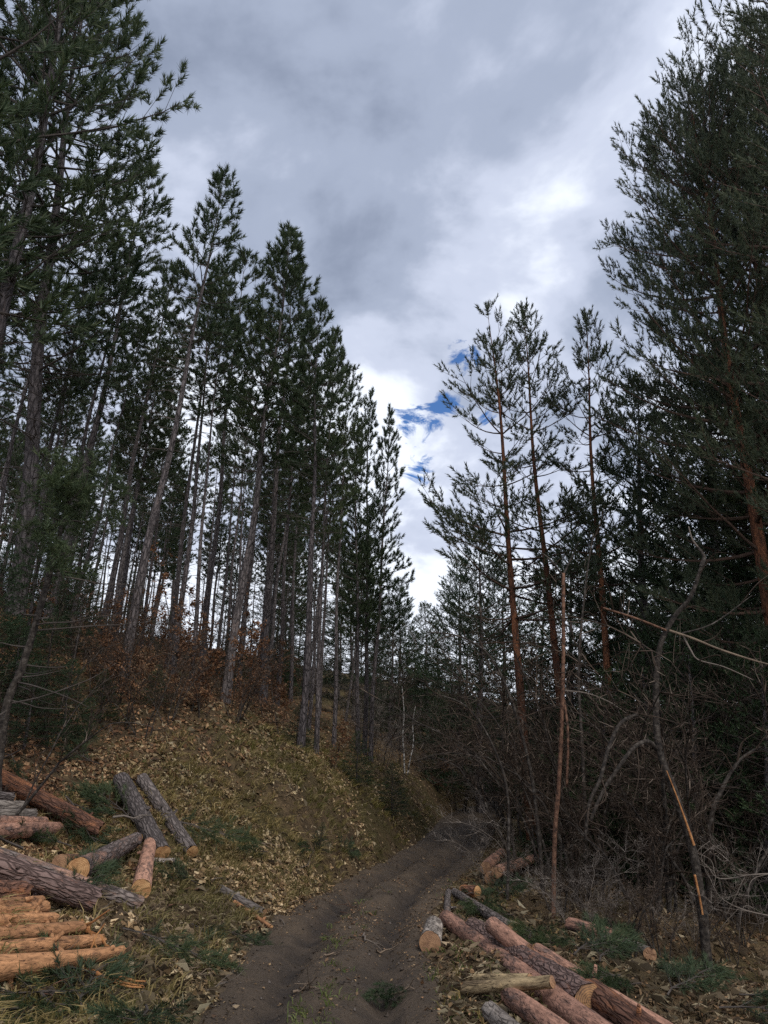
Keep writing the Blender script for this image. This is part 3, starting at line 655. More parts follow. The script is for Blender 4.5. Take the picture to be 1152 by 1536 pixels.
for i, (u, v, h_) in enumerate(((35, 1125, 1.3), (95, 1105, 1.2), (150, 1085, .9), (10, 1075, 1.6), (60, 1050, 1.5), (230, 1062, .8))):
    b = hit(u, v); plant('bushy2', b, b + np.array([0, 0, h_]), 'low dark evergreen scrub uphill of the logs under the first pines', 'evergreen scrub above the logs', i * 1.3, 1.7, name='young_conifer', cat='conifer')
for i, (u, v) in enumerate(((70, 1120), (125, 1095), (185, 1090), (250, 1085), (20, 1100), (300, 1075), (350, 1080), (215, 1105))):
    shrub(SH[(0, 1, 3)[i % 3]], hit(u, v), i * 1.7, .35 + .05 * (i % 4), 'dark bare brush uphill of the logs at the foot of the wood', 'bare brush above the logs')

# ------------------------------------------------------------------ logs
def cut_face(r, mat, sides, rads, x, flip, rng):
    ang = np.arange(sides) * 2 * math.pi / sides
    ring = np.stack([np.full(sides, x), rads * np.cos(ang), rads * np.sin(ang)], 1)
    ring2 = ring * [1, .55, .55]; ring2[:, 0] += (.004 if not flip else -.004) + rng.standard_normal(sides) * .0015
    v = np.concatenate([ring, ring2, [[x + (.005 if not flip else -.005), 0, 0]]]); i = np.arange(sides); j = (i + 1) % sides
    q = np.stack([i, j, j + sides, i + sides], 1); t = np.stack([i + sides, j + sides, np.full(sides, 2 * sides)], 1)
    if flip: q = q[:, ::-1]; t = t[:, ::-1]
    return mesh_np('cut_face', v, [q, t], mat)
LOGN = [0]
def log(p0, p1, d0, d1, style, label, group=None, cut='cut', stubs=3, name='pine_log', cat='log', bow=.005):
    LOGN[0] += 1; rng = np.random.default_rng(900 + LOGN[0]); p0 = np.array(p0, float); p1 = np.array(p1, float)
    ax = Vector(p1 - p0); L = ax.length; k = 22; n = max(8, int(L / .10)); xs_ = np.linspace(0, L, n)
    ang = np.arange(k) * 2 * math.pi / k; ph = rng.uniform(0, 6.28, 5)
    rad = (d0 + (d1 - d0) * xs_ / L)[:, None] * .5 * (1 + .025 * np.sin(2 * ang + ph[0])[None] + .02 * np.sin(3 * ang + ph[1])[None] + .018 * np.sin(xs_ * 3.1 + ph[2])[:, None])
    rg = {'log_grey': .022, 'log_red': .028, 'log_purple': .04, 'log_pink': .014, 'log_peeled': .010, 'log_birch': .012}.get(style, .015)
    rad = rad * (1 + rg * rng.standard_normal((n, k)))
    for _ in range(int(L * 2)):                                   # knots and swellings
        kx = rng.uniform(0, L); ka = rng.uniform(0, 6.28); da = np.angle(np.exp(1j * (ang - ka)))
        rad = rad * (1 + .10 * np.exp(-((xs_ - kx) / .06) ** 2)[:, None] * np.exp(-(da / .35) ** 2)[None])
    by = bow * L * np.sin(xs_ / L * math.pi) * rng.uniform(-1, 1); 
    v = np.stack([np.repeat(xs_[:, None], k, 1), by[:, None] + rad * np.cos(ang), rad * np.sin(ang)], -1)
    v[0, :, 0] += .012 * rng.standard_normal(k); v[-1, :, 0] += .012 * rng.standard_normal(k)
    i, j = np.meshgrid(np.arange(n - 1), np.arange(k), indexing='ij')
    f = np.stack([i * k + j, i * k + (j + 1) % k, (i + 1) * k + (j + 1) % k, (i + 1) * k + j], -1).reshape(-1, 4)[:, ::-1]
    e = empty(name, p0); e.rotation_euler = (ax.to_track_quat('X', 'Z').to_matrix() @ Matrix.Rotation(rng.uniform(0, 6.28), 3, 'X')).to_euler()
    bk = link('bark', mesh_np('bark', v.reshape(-1, 3), f, M[style], True), e)
    link('cut_face', cut_face(0, M[cut], k, rad[0] * .985, -.004, True, rng), e); link('cut_face', cut_face(0, M[cut], k, rad[-1] * .985, L + .004, False, rng), e)
    for _ in range(stubs):
        x = rng.uniform(.1, .9) * L; a = rng.uniform(0, 6.28); r = (d0 + (d1 - d0) * x / L) * .5; dr = np.array([rng.uniform(-.4, .8), math.cos(a), math.sin(a)])
        dr /= np.linalg.norm(dr); b = np.array([x, 0, 0]) + np.array([0, math.cos(a), math.sin(a)]) * r * .85; l = rng.uniform(.03, .10)
        tv, tf = tube([b, b + dr * l * .6, b + dr * l], [.022, .017, .012], 7, rng, .08)
        tf2 = np.array([[14, 15, 16], [14, 16, 17], [14, 17, 18], [14, 18, 19], [14, 19, 20]])
        link('knot', mesh_np('knot', tv, [tf, tf2], M[style], True), bk)
    return tag(e, label, cat, group)
def plog(u0, v0, u1, v1, d0, d1, style, label, h0=0., h1=0., **k):
    return log(hit(u0, v0, d0 * .42 + h0), hit(u1, v1, d1 * .42 + h1), d0, d1, style, label, **k)
# left: logs dropped on the hillside
plog(-70, 1132, 152, 1246, .235, .20, 'log_red', 'long reddish-brown log sloping down over the small stack', .42, .12, stubs=5)
plog(182, 1170, 243, 1280, .25, .22, 'log_grey', 'thick grey-barked log pointing down the slope', .05, .03, stubs=4)
plog(213, 1168, 288, 1278, .19, .185, 'log_grey', 'thinner grey log lying parallel to the thick grey one', .03, .02, stubs=3)
plog(117, 1305, 204, 1259, .225, .17, 'log_mottled', 'pinkish log with orange cut end and a snapped twig, pointing uphill', .02, .10, stubs=4)
plog(212, 1334, 225, 1266, .20, .16, 'log_pink', 'short pinkish log with bright yellow cut end beside the thick grey log', .0, .03, stubs=2)
plog(92, 1298, 120, 1296, .20, .19, 'log_red', 'brown log butt hidden behind the orange cut end', .0, .0, stubs=0, cut='cut_dull')
plog(-45, 1284, 145, 1352, .225, .20, 'log_purple', 'thick flaky brown log lying above the peeled poles', .05, .02, stubs=5, cut='cut_dull')
plog(-20, 1279, 209, 1357, .16, .16, 'log_mottled', 'long pink-grey log alongside the thick flaky brown one', .02, .0, stubs=3, cut='cut_dull')
for (u0, v0, u1, v1, d, hh, st, lb) in ((-60, 1250, 86, 1243, .17, .0, 'log_pink', 'pinkish log at the bottom of the small stack under the long reddish log'),
        (-60, 1232, 66, 1233, .13, .10, 'log_pink', 'thin pinkish log resting second in the small stack under the reddish log'),
        (-60, 1222, 52, 1221, .14, .08, 'log_birch', 'pale grey log third in the small stack under the reddish log'),
        (-60, 1205, 36, 1209, .13, .12, 'log_birch', 'pale whitish log topmost but one in the small stack'),
        (-60, 1192, 22, 1197, .13, .14, 'log_grey', 'thin grey log topmost in the small stack under the reddish log')):
    plog(u0, v0, u1, v1, d, d * .92, st, lb, hh, hh, stubs=2)
for (u0, v0, u1, v1, d0, d1, hh, lb) in ((-70, 1460, 182, 1428, .185, .09, .0, 'lowest and thickest peeled orange pole with a splintered tip'),
        (-70, 1433, 152, 1411, .12, .09, .0, 'peeled orange pole lying next above the thickest one'),
        (-70, 1408, 122, 1391, .115, .09, .02, 'middle peeled orange pole of the bottom stack, a side stick at its tip'),
        (-70, 1387, 79, 1379, .11, .10, .06, 'peeled pole with a rough knotted end in the bottom stack'),
        (-70, 1372, 67, 1361, .11, .10, .10, 'peeled pole second from the back of the bottom stack'),
        (-70, 1359, 61, 1352, .09, .085, .14, 'thin peeled pole at the back of the bottom stack')):
    plog(u0, v0, u1, v1, d0, d1, 'log_peeled', lb, hh, hh, stubs=6, name='peeled_pole', cat='pole', bow=.006)
plog(-50, 1338, 33, 1338, .19, .16, 'log_red', 'stubby orange-red log end poking out between flaky log and poles', .08, .08, stubs=3)
plog(329, 1333, 396, 1370, .105, .10, 'log_birch', 'small whitish log lying alone on the verge at the road edge', .01, .01, stubs=2, cut='cut_dull')
plog(352, 1354, 407, 1391, .06, .045, 'log_peeled', 'thin tan stick lying against the small whitish log', .0, .0, stubs=1, name='wooden_stick', cat='stick')
plog(222, 1291, 262, 1291, .075, .065, 'log_birch', 'small pale stick lying below the thick grey log end', .0, .0, stubs=1, name='wooden_stick', cat='stick', cut='cut_dull')
# right: logs at the road edge
plog(669, 1377, 960, 1600, .165, .20, 'log_pink', 'long pink-orange log nearest the road verge, running under the forked yellow piece', .02, .04, stubs=5, cut='cut_dull')
plog(708, 1390, 884, 1502, .18, .215, 'log_purple', 'thick rough purple-brown log between the two long pink logs', .03, .03, stubs=5, cut='cut_torn')
plog(738, 1388, 790, 1430, .15, .16, 'log_pink', 'smooth pink log end resting on the rough purple-brown log', .13, .03, stubs=1, cut='cut_dull')
plog(806, 1427, 1090, 1605, .14, .165, 'log_pink', 'long slim pale-pink log farthest from the road in the roadside row', .02, .03, stubs=4)
plog(884, 1488, 1040, 1600, .19, .21, 'log_red', 'rough brown log with torn yellow wood at its end', .05, .05, stubs=4, cut='cut_torn')
plog(764, 1493, 900, 1600, .14, .16, 'log_pink', 'shorter pink log below the forked yellow piece', .02, .02, stubs=2, cut='cut_dull')
plog(735, 1517, 830, 1600, .12, .13, 'log_birch', 'pale log tip lowest in the roadside row', .0, .0, stubs=1, cut='cut_dull')
plog(697, 1483, 828, 1473, .095, .085, 'log_yellow', 'yellowish peeled branch laid across the pink logs', .02, .16, stubs=2, cut='cut_dull')
plog(711, 1467, 795, 1468, .055, .07, 'log_yellow', 'thin upper prong lying beside the yellowish peeled branch', .03, .14, stubs=1, cut='cut_dull')
plog(645, 1414, 651, 1388, .21, .20, 'log_birch', 'short whitish log block with its cut end turned to the road', .0, .0, stubs=0, cut='cut_dull')
plog(671, 1372, 673, 1338, .08, .09, 'log_grey', 'thin dark grey stick beyond the whitish log block', .0, .02, stubs=1, name='wooden_stick', cat='stick')
plog(682, 1338, 768, 1394, .10, .13, 'log_grey', 'dark grey pole behind the long pink-orange log', .06, .03, stubs=2, cut='cut_dull')
plog(694, 1336, 716, 1338, .15, .16, 'log_red', 'orange-brown log butt at the far tip of the dark grey pole', .02, .02, stubs=0)
for (u0, v0, u1, v1, d, hh, st, lb) in ((728, 1302, 752, 1280, .20, .1, 'log_pink', 'pinkish log leaning in the heap behind the roadside saplings'), (735, 1318, 800, 1300, .20, .0, 'log_birch', 'whitish log low in the heap behind the roadside saplings'),
        (745, 1308, 805, 1288, .19, .16, 'log_pink', 'pink-grey log on top of the heap behind the roadside saplings'), (854, 1386, 932, 1408, .16, .02, 'log_pink', 'pinkish log half hidden under the thicket brush'), (934, 1415, 975, 1432, .14, .02, 'log_birch', 'pale log end showing under the thicket brush')):
    plog(u0, v0, u1, v1, d, d * .95, st, lb, hh, hh, stubs=1, cut='cut_dull')

# ------------------------------------------------------------------ fallen branches and sticks
def stick(pix, r, mat, label, group=None, twigs=4, lift=.02, seed=0):
    rng = np.random.default_rng(seed + int(pix[0][0] * 7 + pix[0][1])); P = [hit(u, v, lift) for u, v in pix]; pts = []
    for a, b in zip(P[:-1], P[1:]):
        for t in np.linspace(0, 1, 5)[:-1]: pts.append(a + (b - a) * t + rng.standard_normal(3) * .012)
    pts.append(P[-1]); c = pts[0].copy(); TW = []
    v, f = tube(np.array(pts) - c, np.linspace(r, r * .35, len(pts)), 7, rng, .06)
    for _ in range(twigs):
        i = rng.integers(1, len(pts) - 1); d = nrm(pts[i + 1] - pts[i - 1]); q = pts[i] - c
        Q = [q]
        for _s in range(3):
            d = nrm(d + rng.standard_normal(3) * .35 + np.array([0, 0, .12])); Q.append(Q[-1] + d * .09)
        TW.append(tube(Q, np.linspace(r * .45, r * .2, 4), 5))
    e = empty('fallen_branch', c); o = link('stem', mesh_np('stem', v, f, M[mat], True), e)
    for T in TW: link('twig', mesh_np('twig', T[0], T[1], M[mat], True), o)
    return tag(e, label, 'branch', group)
stick([(232, 1410), (262, 1440), (308, 1465)], .016, 'stick', 'thin brown branch curving across the leaves below the yellow-ended log')
stick([(260, 1424), (310, 1433), (350, 1442)], .011, 'stick', 'very thin straight twig crossing the curved brown branch')
stick([(88, 1438), (130, 1456), (175, 1474)], .030, 'split', 'orange peeled branch sticking out under the thickest pole', None, 5, .05)
stick([(112, 1444), (150, 1432), (183, 1428)], .022, 'split', 'orange splinter lying beside the tip of the thickest pole', None, 2, .05)
stick([(120, 1380), (140, 1400), (165, 1420)], .025, 'split', 'short tan stick leaning on the pole tips', None, 1, .06)
stick([(40, 1470), (48, 1490), (85, 1492)], .012, 'deadwood', 'curly orange twig in the green slash under the poles', None, 3, .05)
stick([(204, 1490), (228, 1482)], .012, 'pale_twig', 'short whitish twig on the leafy verge', None, 0, .02)
stick([(172, 1303), (240, 1300)], .010, 'stick', 'thin twig beside the short pinkish log', None, 2, .03)
stick([(170, 1227), (228, 1223)], .015, 'pale_twig', 'pale twig lying across the thick grey log', None, 1, .30)
stick([(545, 1402), (552, 1412), (575, 1420)], .012, 'pale_twig', 'hooked pale twig in the middle of the muddy road', None, 1, .02)
stick([(565, 1428), (590, 1425)], .010, 'stick', 'short twig on the road behind the hooked one', None, 1, .02)
stick([(486, 1433), (510, 1428)], .010, 'stick', 'short twig beside the left wheel rut', None, 1, .02)
stick([(440, 1490), (462, 1480), (486, 1483)], .012, 'stick', 'forked twig on the grassy strip between the ruts', None, 4, .03)
stick([(580, 1492), (622, 1484)], .012, 'stick', 'thin twig at the right wheel rut', None, 1, .02)
stick([(385, 1262), (420, 1268)], .016, 'stick', 'dark stick caught on the steep bank', None, 2, .03)
stick([(270, 1345), (330, 1368)], .012, 'stick', 'dark twig uphill of the small whitish log', None, 2, .03)
stick([(10, 1505), (32, 1480)], .010, 'pale_twig', 'white straw-like twig beside the slash under the poles', None, 0, .03)
rng = np.random.default_rng(9)
for i in range(34):
    u, v = (rng.uniform(20, 330), rng.uniform(1200, 1530)) if i % 2 else (rng.uniform(200, 640), rng.uniform(1180, 1530))
    stick([(u, v), (u + rng.uniform(-45, 45), v + rng.uniform(-12, 14))], rng.uniform(.004, .010), ['stick', 'pale_twig', 'deadwood'][i % 3], 'small loose twig scattered on the leafy ground', 'loose twigs on the ground', 2, .015, i)

# ------------------------------------------------------------------ cut pine boughs (slash)
def make_bough(seed, L):
    rng = np.random.default_rng(seed); T = Segs(); P = []; D = []; pts = curve_up((0, 0, .06), 0, .10, L, -.15, 6, rng, .15); T.line(pts, .014, .005)
    for i in range(1, 7):
        for sd_ in (-1, 1, -1, 1):
            d = nrm(pts[i] - pts[i - 1]); td = nrm(d * .8 + np.array([-d[1], d[0], 0]) * sd_ * rng.uniform(.4, 1) + np.array([0, 0, rng.uniform(-.1, .35)])); l = rng.uniform(.2, .42) * (1.2 - .1 * i)
            T.add(pts[i], pts[i] + td * l, .006, .003)
            for t in (.35, .6, .85, 1.0): P.append(pts[i] + td * l * t); D.append(nrm(td + rng.standard_normal(3) * .3)); 
    P.append(pts[-1]); D.append(pts[-1] - pts[-2])
    v, f = needles(np.array(P), np.array(D), np.ones(len(P)), 24, rng, .14, .10, .007)
    return T.mesh('stem', M['limb']), mesh_np('needle_spray', v, f, M['needle_black'])
BO = [make_bough(300 + i, .9 + .2 * i) for i in range(3)]
def bough(u, v, rot, s, label, group=None, dz=.0):
    p = hit(u, v, dz); e = empty('pine_bough', p); 
    nx = float(H(p[0] + .3, p[1]) - H(p[0] - .3, p[1])) / .6; ny = float(H(p[0], p[1] + .3) - H(p[0], p[1] - .3)) / .6
    q = Vector((-nx, -ny, 1)).to_track_quat('Z', 'Y').to_matrix() @ Matrix.Rotation(rot, 3, 'Z'); e.rotation_euler = q.to_euler(); e.scale = (s, s, s)
    a, b = BO[int(u + v) % 3]; link('stem', a, e); link('needle_spray', b, e); return tag(e, label, 'bough', group)
rng = np.random.default_rng(19)
for u, v in ((60, 1270), (105, 1275), (30, 1282), (140, 1262), (200, 1240), (246, 1235), (170, 1225), (95, 1200), (150, 1150), (30, 1130), (60, 1110)):
    bough(u, v, rng.uniform(0, 6.28), rng.uniform(.7, 1.1), 'green pine bough lying in the slash among the hillside logs', 'cut boughs among the hillside logs', .03)
for u, v in ((30, 1480), (70, 1490), (105, 1500), (140, 1470), (60, 1515), (120, 1525), (215, 1520), (20, 1525), (180, 1400), (95, 1360)):
    bough(u, v, rng.uniform(0, 6.28), rng.uniform(.55, .9), 'dark green pine bough trodden into the ground around the peeled poles', 'cut boughs around the peeled poles', .02)
for u, v in ((800, 1400), (830, 1410), (770, 1375), (860, 1440), (900, 1450), (930, 1470), (960, 1480), (1000, 1500), (1040, 1490), (1080, 1520), (1110, 1500), (1140, 1530), (720, 1360), (745, 1350), (700, 1345), (880, 1400), (1020, 1450)):
    bough(u, v, rng.uniform(0, 6.28), rng.uniform(.45, .8), 'dark pine bough in the brush between the roadside logs and thicket', 'cut boughs along the thicket edge', .03)
for u, v in ((300, 1330), (330, 1400), (285, 1390), (265, 1320), (400, 1280), (470, 1275), (505, 1270), (570, 1500), (605, 1480)):
    bough(u, v, rng.uniform(0, 6.28), rng.uniform(.35, .6), 'small green pine sprig lying on the bank and road edge', 'loose pine sprigs by the road', .01)

# ------------------------------------------------------------------ small evergreens, birch, crooked pine
for kd, b, ht, lb in (('bushy2', hit(535, 1180), 1.3, 'small dark evergreen rooted on the brow of the grassy bank'), ('bushy2', hit(588, 1225), 1.3, 'low dark evergreen hanging on the steep end of the bank'),
                      ('bushy2', hit(478, 1278), .45, 'tiny evergreen seedling low on the bank'), ('bushy', foot(35, 14.5), 2.6, 'dark bushy young conifer at the foot of the crooked pine'),
                      ('bushy', foot(110, 15.5), 2.0, 'dark young conifer uphill of the reddish log'), ('bushy2', foot(-45, 12.5), 2.8, 'dark young conifer at the outer edge of the log landing'),
                      ('bushy2', foot(445, 18), 1.0, 'small evergreen at the foot of the pale grey bank trunk')):
    plant(kd, b, b + np.array([.05, 0, ht]), lb, None, ht * 3, 1.6, name='young_conifer', cat='conifer')
def custom_tree(name, label, cat, parts, origin):
    """parts: list of (part name, points, r0, r1, material, sides, parent index or None)"""
    e = empty(name, origin); made = []
    for k, (pn, pts, r0, r1, mt, sides, par) in enumerate(parts):
        P = np.array(pts); m = len(P); t = np.linspace(0, m - 1, (m - 1) * 5 + 1); i = np.clip(t.astype(int), 0, m - 2); fr = (t - i)[:, None]
        pm = P[np.clip(i - 1, 0, m - 1)]; p0 = P[i]; p1 = P[i + 1]; p2 = P[np.clip(i + 2, 0, m - 1)]
        Q = .5 * (2 * p0 + (p1 - pm) * fr + (2 * pm - 5 * p0 + 4 * p1 - p2) * fr ** 2 + (3 * p0 - pm - 3 * p1 + p2) * fr ** 3)
        rg = np.random.default_rng(k + int(abs(origin[0]) * 100)); v, f = tube(Q - origin, np.linspace(r0, r1, len(Q)), sides, rg, .05)
        n0 = len(Q) * sides; capf = np.array([[n0 - sides, n0 - sides + j, n0 - sides + j + 1] for j in range(1, sides - 1)])
        made.append(link(pn, mesh_np(pn, v, [f, capf], M[mt], True), e if par is None else made[par]))
    return tag(e, label, cat), made
A9 = lambda y: (lambda u, v, dy=0: at(u, v, y + dy))
q = A9(9.6); o = foot(1062, 9.6)
parts = [('trunk', [o - [0, 0, .2], q(1052, 1360), q(1040, 1280), q(1012, 1190), q(988, 1120, .1), q(984, 1040, .15), q(990, 970, .1), q(1012, 925), q(1036, 895, -.1), q(1052, 850, -.2)], .058, .022, 'snag', 10, None),
         ('split_wood', [q(1041, 1268, -.05), q(1020, 1208, -.05), q(1000, 1156, -.03)], .016, .005, 'split', 6, 0),
         ('split_wood', [q(1054, 1372, -.06), q(1049, 1345, -.06), q(1042, 1312, -.055)], .010, .014, 'split', 6, 0),
         ('limb', [q(985, 1125, .1), q(972, 1112), q(950, 1122, -.2), q(922, 1160, -.3), q(903, 1190, -.3), q(885, 1232, -.35)], .028, .018, 'snag', 8, None),
         ('limb', [q(955, 1072, -.1), q(930, 1086, -.2), q(912, 1125, -.3), q(900, 1170, -.4), q(884, 1205, -.4), q(878, 1260, -.4)], .024, .018, 'snag', 8, None),
         ('limb', [q(1000, 946, .05), q(955, 928, -.2), q(905, 912, -.3)], .017, .013, 'deadwood', 7, None),
         ('limb', [q(1002, 945, .05), q(1040, 958, -.1), q(1085, 976, -.2), q(1150, 996, -.3), q(1200, 1005, -.3)], .018, .010, 'stick', 7, None),
         ('limb', [q(1022, 950, .0), q(1070, 935, .1), q(1128, 893, .2)], .013, .005, 'stem', 6, None),
         ('limb', [q(1024, 952, 0), q(1036, 975, -.1), q(1048, 990, -.15), q(1085, 1000, -.2), q(1130, 1020, -.25)], .013, .005, 'pale_twig', 6, None),
         ('broken_tip', [q(1046, 820, -.2), q(1038, 808, -.22), q(1033, 790, -.22)], .016, .007, 'pale_twig', 6, 0),
         ('limb', [q(1052, 850, -.2), q(1056, 835, -.2), q(1046, 820, -.2)], .03, .016, 'stem', 7, 0)]
rg = np.random.default_rng(12)
for k in (0, 0, 0, 0, 3, 3, 3, 4, 4, 4, 5, 6, 6, 7, 8, 0, 3, 4):
    pp = parts[k][1]; i = rg.integers(max(1, len(pp) // 3), len(pp)); d = nrm(pp[i] - pp[i - 1]); a = pp[i - 1] + (pp[i] - pp[i - 1]) * rg.random(); l = rg.uniform(.25, .8)
    b = a + nrm(d + rg.standard_normal(3) * .7) * l * .5; c = b + nrm(b - a + rg.standard_normal(3) * .25) * l * .5; parts.append(('branch', [a, b, c], .009, .003, 'twig', 5, None))
custom_tree('broken_tree', 'snapped bare tree with orange split wood along its dark trunk', 'tree', parts, o)
q = A9(11.5); o = foot(828, 11.5)
custom_tree('dead_pine_stem', 'slim dead reddish-brown pine stem without crown standing in the thicket', 'dead tree',
            [('trunk', [o - [0, 0, .2], q(832, 1260), q(838, 1180), q(843, 1080), q(845, 980), q(845, 860)], .034, .028, 'deadwood', 9, None),
             ('branch', [q(846, 1050), q(852, 1100, -.1), q(850, 1180, -.1)], .018, .02, 'deadwood', 6, None),
             ('branch', [q(846, 1036), q(880, 1040, -.1), q(912, 1052, -.2), q(940, 1070, -.2)], .014, .006, 'pale_twig', 6, None),
             ('branch', [q(845, 862), q(858, 835), q(868, 812, -.1)], .02, .006, 'stem', 6, None),
             ('branch', [q(845, 865), q(826, 840), q(806, 825, .1)], .02, .006, 'stem', 6, None)], o)
q = A9(29); o = foot(607, 29)
custom_tree('birch_tree', 'twin-stemmed young birch with white bark at the far end of the bank', 'birch',
            [('trunk', [o - [0, 0, .2], q(606, 1135), q(604, 1105), q(606, 1070), q(603, 1030)], .032, .012, 'birch', 8, None),
             ('trunk', [o + [.1, 0, 0], q(614, 1145), q(620, 1115), q(619, 1085), q(623, 1060)], .026, .010, 'birch', 8, None),
             ('branch', [q(604, 1080), q(596, 1050), q(590, 1025)], .02, .006, 'stem', 5, None), ('branch', [q(620, 1090), q(630, 1065), q(634, 1040)], .02, .006, 'stem', 5, None)], o)
# arching bare limbs in the thicket
for y, pts, r, mt, lb in ((13, [(815, 1250), (800, 1180), (770, 1060), (735, 985), (690, 955), (640, 948)], .035, 'stem', 'dark arched bare sapling bending toward the road'),
                          (12, [(1060, 1330), (1065, 1240), (1085, 1180), (1110, 1140), (1140, 1120)], .05, 'stem', 'forked dark bare stem beyond the split tree'),
                          (10, [(1190, 1310), (1130, 1312), (1080, 1318), (1062, 1300)], .013, 'pale_twig', 'pale bare branch hanging near the split tree trunk'),
                          (10, [(1190, 1380), (1120, 1366), (1080, 1345), (1062, 1310)], .011, 'pale_twig', 'thin pale twig arching below the hanging pale branch'),
                          (14, [(880, 1290), (875, 1150), (868, 1010), (878, 880), (890, 800)], .04, 'stem', 'upright dark bare sapling behind the dead reddish stem'),
                          (12, [(760, 1290), (762, 1200), (740, 1120), (700, 1060), (650, 1040)], .025, 'stem', 'bare sapling with drooping tip above the log heap')):
    q = A9(y); P = [q(*p) for p in pts]
    if pts[0][0] < 1190: P[0] = foot(pts[0][0], y) - np.array([0, 0, .1])
    rg = np.random.default_rng(int(y * 10) + len(pts)); pr_ = [('trunk', P, r, r * .3, mt, 7, None)]
    for i in range(1, len(P)):
        for _ in range(3):
            d = nrm(P[i] - P[i - 1]); a = P[i - 1] + (P[i] - P[i - 1]) * rg.random(); l = rg.uniform(.3, .9); b = a + nrm(d + rg.standard_normal(3) * .6) * l * .5; c = b + nrm(b - a + rg.standard_normal(3) * .3) * l * .5
            pr_.append(('branch', [a, b, c], r * .3, .003, 'twig' if mt == 'stem' else mt, 5, None))
    custom_tree('bare_sapling', lb, 'sapling', pr_, P[0])
# crooked little pine on the left edge
q = A9(9.0); o = foot(-15, 9.0); P = [o - [0, 0, .2], q(8, 1070), q(32, 1005), q(58, 920), q(76, 855), q(92, 790), q(105, 735), q(112, 690)]
pr_ = [('trunk', P, .055, .02, 'snag', 10, None)]; rg = np.random.default_rng(4); tp = []; td_ = []
for i in range(34):
    k = rg.integers(2, 8); a = P[k - 1] + (P[k] - P[k - 1]) * rg.random(); live = k >= 5; l = rg.uniform(.35, .75) if live else rg.uniform(.5, 1.5); az = rg.uniform(0, 6.28)
    b = curve_up(a, az, rg.uniform(-.2, .4) if live else rg.uniform(-.3, .1), l, .3 if live else rg.uniform(-.4, .5), 4, rg, .2); pr_.append(('branch', b, .012, .003, 'limb', 5, None))
    if live:
        for t in range(1, 5):
            for _ in range(7): tp.append(b[t] + rg.standard_normal(3) * .07); td_.append(nrm(b[t] - b[t - 1] + rg.standard_normal(3) * .55 + np.array([0, 0, .2])))
e, _ = custom_tree('pine_tree', 'crooked small pine with bent trunk and dark tufted top above the reddish log', 'pine tree', pr_, o)
v, f = needles(np.array(tp) - o, np.array(td_), np.ones(len(tp)), 26, rg, .12, .11, .009); link('crown', mesh_np('crown', v, f, M['needle_black']), e)

# ------------------------------------------------------------------ leaf litter, grass, chips (nobody could count them)
def scatter(N, rng, x0, x1, y0, y1, power=1.15):
    y = (y0 ** (1 - power) + rng.random(N) * (y1 ** (1 - power) - y0 ** (1 - power))) ** (1 / (1 - power))
    return rng.uniform(x0, x1, N) * np.ones(N), y
def gnormal(x, y):
    e = .06; return nrm(np.stack([-(H(x + e, y) - H(x - e, y)) / (2 * e), -(H(x, y + e) - H(x, y - e)) / (2 * e), np.ones_like(x)], 1))
def in_view(x, y, m=330):
    z = H(x, y); d = y * CP + (z - CAMH) * SP; u = 576 + FPX * x / d; v_ = 768 - FPX * (-y * SP + (z - CAMH) * CP) / d
    return (u > -m) & (u < 1152 + m) & (v_ < 1536 + 2 * m)
def litter(name, N, seed, cond, mat, label, size=(.04, .075), asp=.62, y=(3.4, 36), tilt=.45):
    rng = np.random.default_rng(seed); yy = scatter(N, rng, 0, 1, *y)[1]; xx = rng.uniform(-1.0, .85, N) * (yy + 2)
    c = road_c(yy); hw = road_w(yy); dl = c - hw - xx; dr = xx - c - hw
    keep = cond(xx, yy, dl, dr, rng.random(N)) & in_view(xx, yy); xx, yy = xx[keep], yy[keep]
    P = np.stack([xx, yy, H(xx, yy) + rng.uniform(.006, .03, len(xx))], 1); Nn = gnormal(xx, yy) + rng.standard_normal((len(xx), 3)) * tilt
    o = link(name, leaf_mesh(name, P, Nn, np.clip(rng.lognormal(math.log((size[0] + size[1]) / 2), .38, len(xx)), size[0] * .4, size[1] * 1.4), rng, mat, asp, .32)); o['kind'] = 'stuff'; o['label'] = label; return o
cov = lambda x, y: vnoise(x * .9 + 11, y * .9) + .6 * vnoise(x * 2.7, y * 2.7)
litter('leaf_litter', 1150000, 61, lambda x, y, dl, dr, r: (dl > -.12) & (r < (.45 + 1.5 * cov(x, y)) * sstep(4.6, 1.8, dl) * (.35 + .65 * sstep(-.1, .15, dl))) , M['litter'], 'pale dry leaves strewn over the grassy bank')
litter('russet_leaf_litter', 330000, 62, lambda x, y, dl, dr, r: (dl > 1.2) & (r < (.55 + .8 * cov(x, y) + .06 * dl) * sstep(1.0, 3.2, dl)), M['litter_red'], 'russet beech leaves covering the floor of the wood', (.05, .09), y=(8, 45))
litter('verge_leaf_litter', 420000, 63, lambda x, y, dl, dr, r: (dr > -.03) & (r < .35 + .8 * cov(x, y)), M['litter_dark'], 'brown leaves and bark bits on the verge and thicket floor', (.03, .06))
litter('road_debris', 700000, 64, lambda x, y, dl, dr, r: (dl < 0) & (dr < 0) & (r < (.26 + .6 * cov(x, y)) * (1 - .8 * np.exp(-((np.abs(x - road_c(y)) - .42) / .18) ** 2))), M['crumb'], 'scattered leaf scraps and bark crumbs on the muddy road', (.010, .028))
litter('wood_chips', 16000, 65, lambda x, y, dl, dr, r: ((dr > -.3) & (dr < 2.2) & (y < 14) & (r < .5)) | ((dl > 1.6) & (y < 11) & (r < .5)), M['chip'], 'orange bark flakes and wood chips around the logs', (.015, .04))
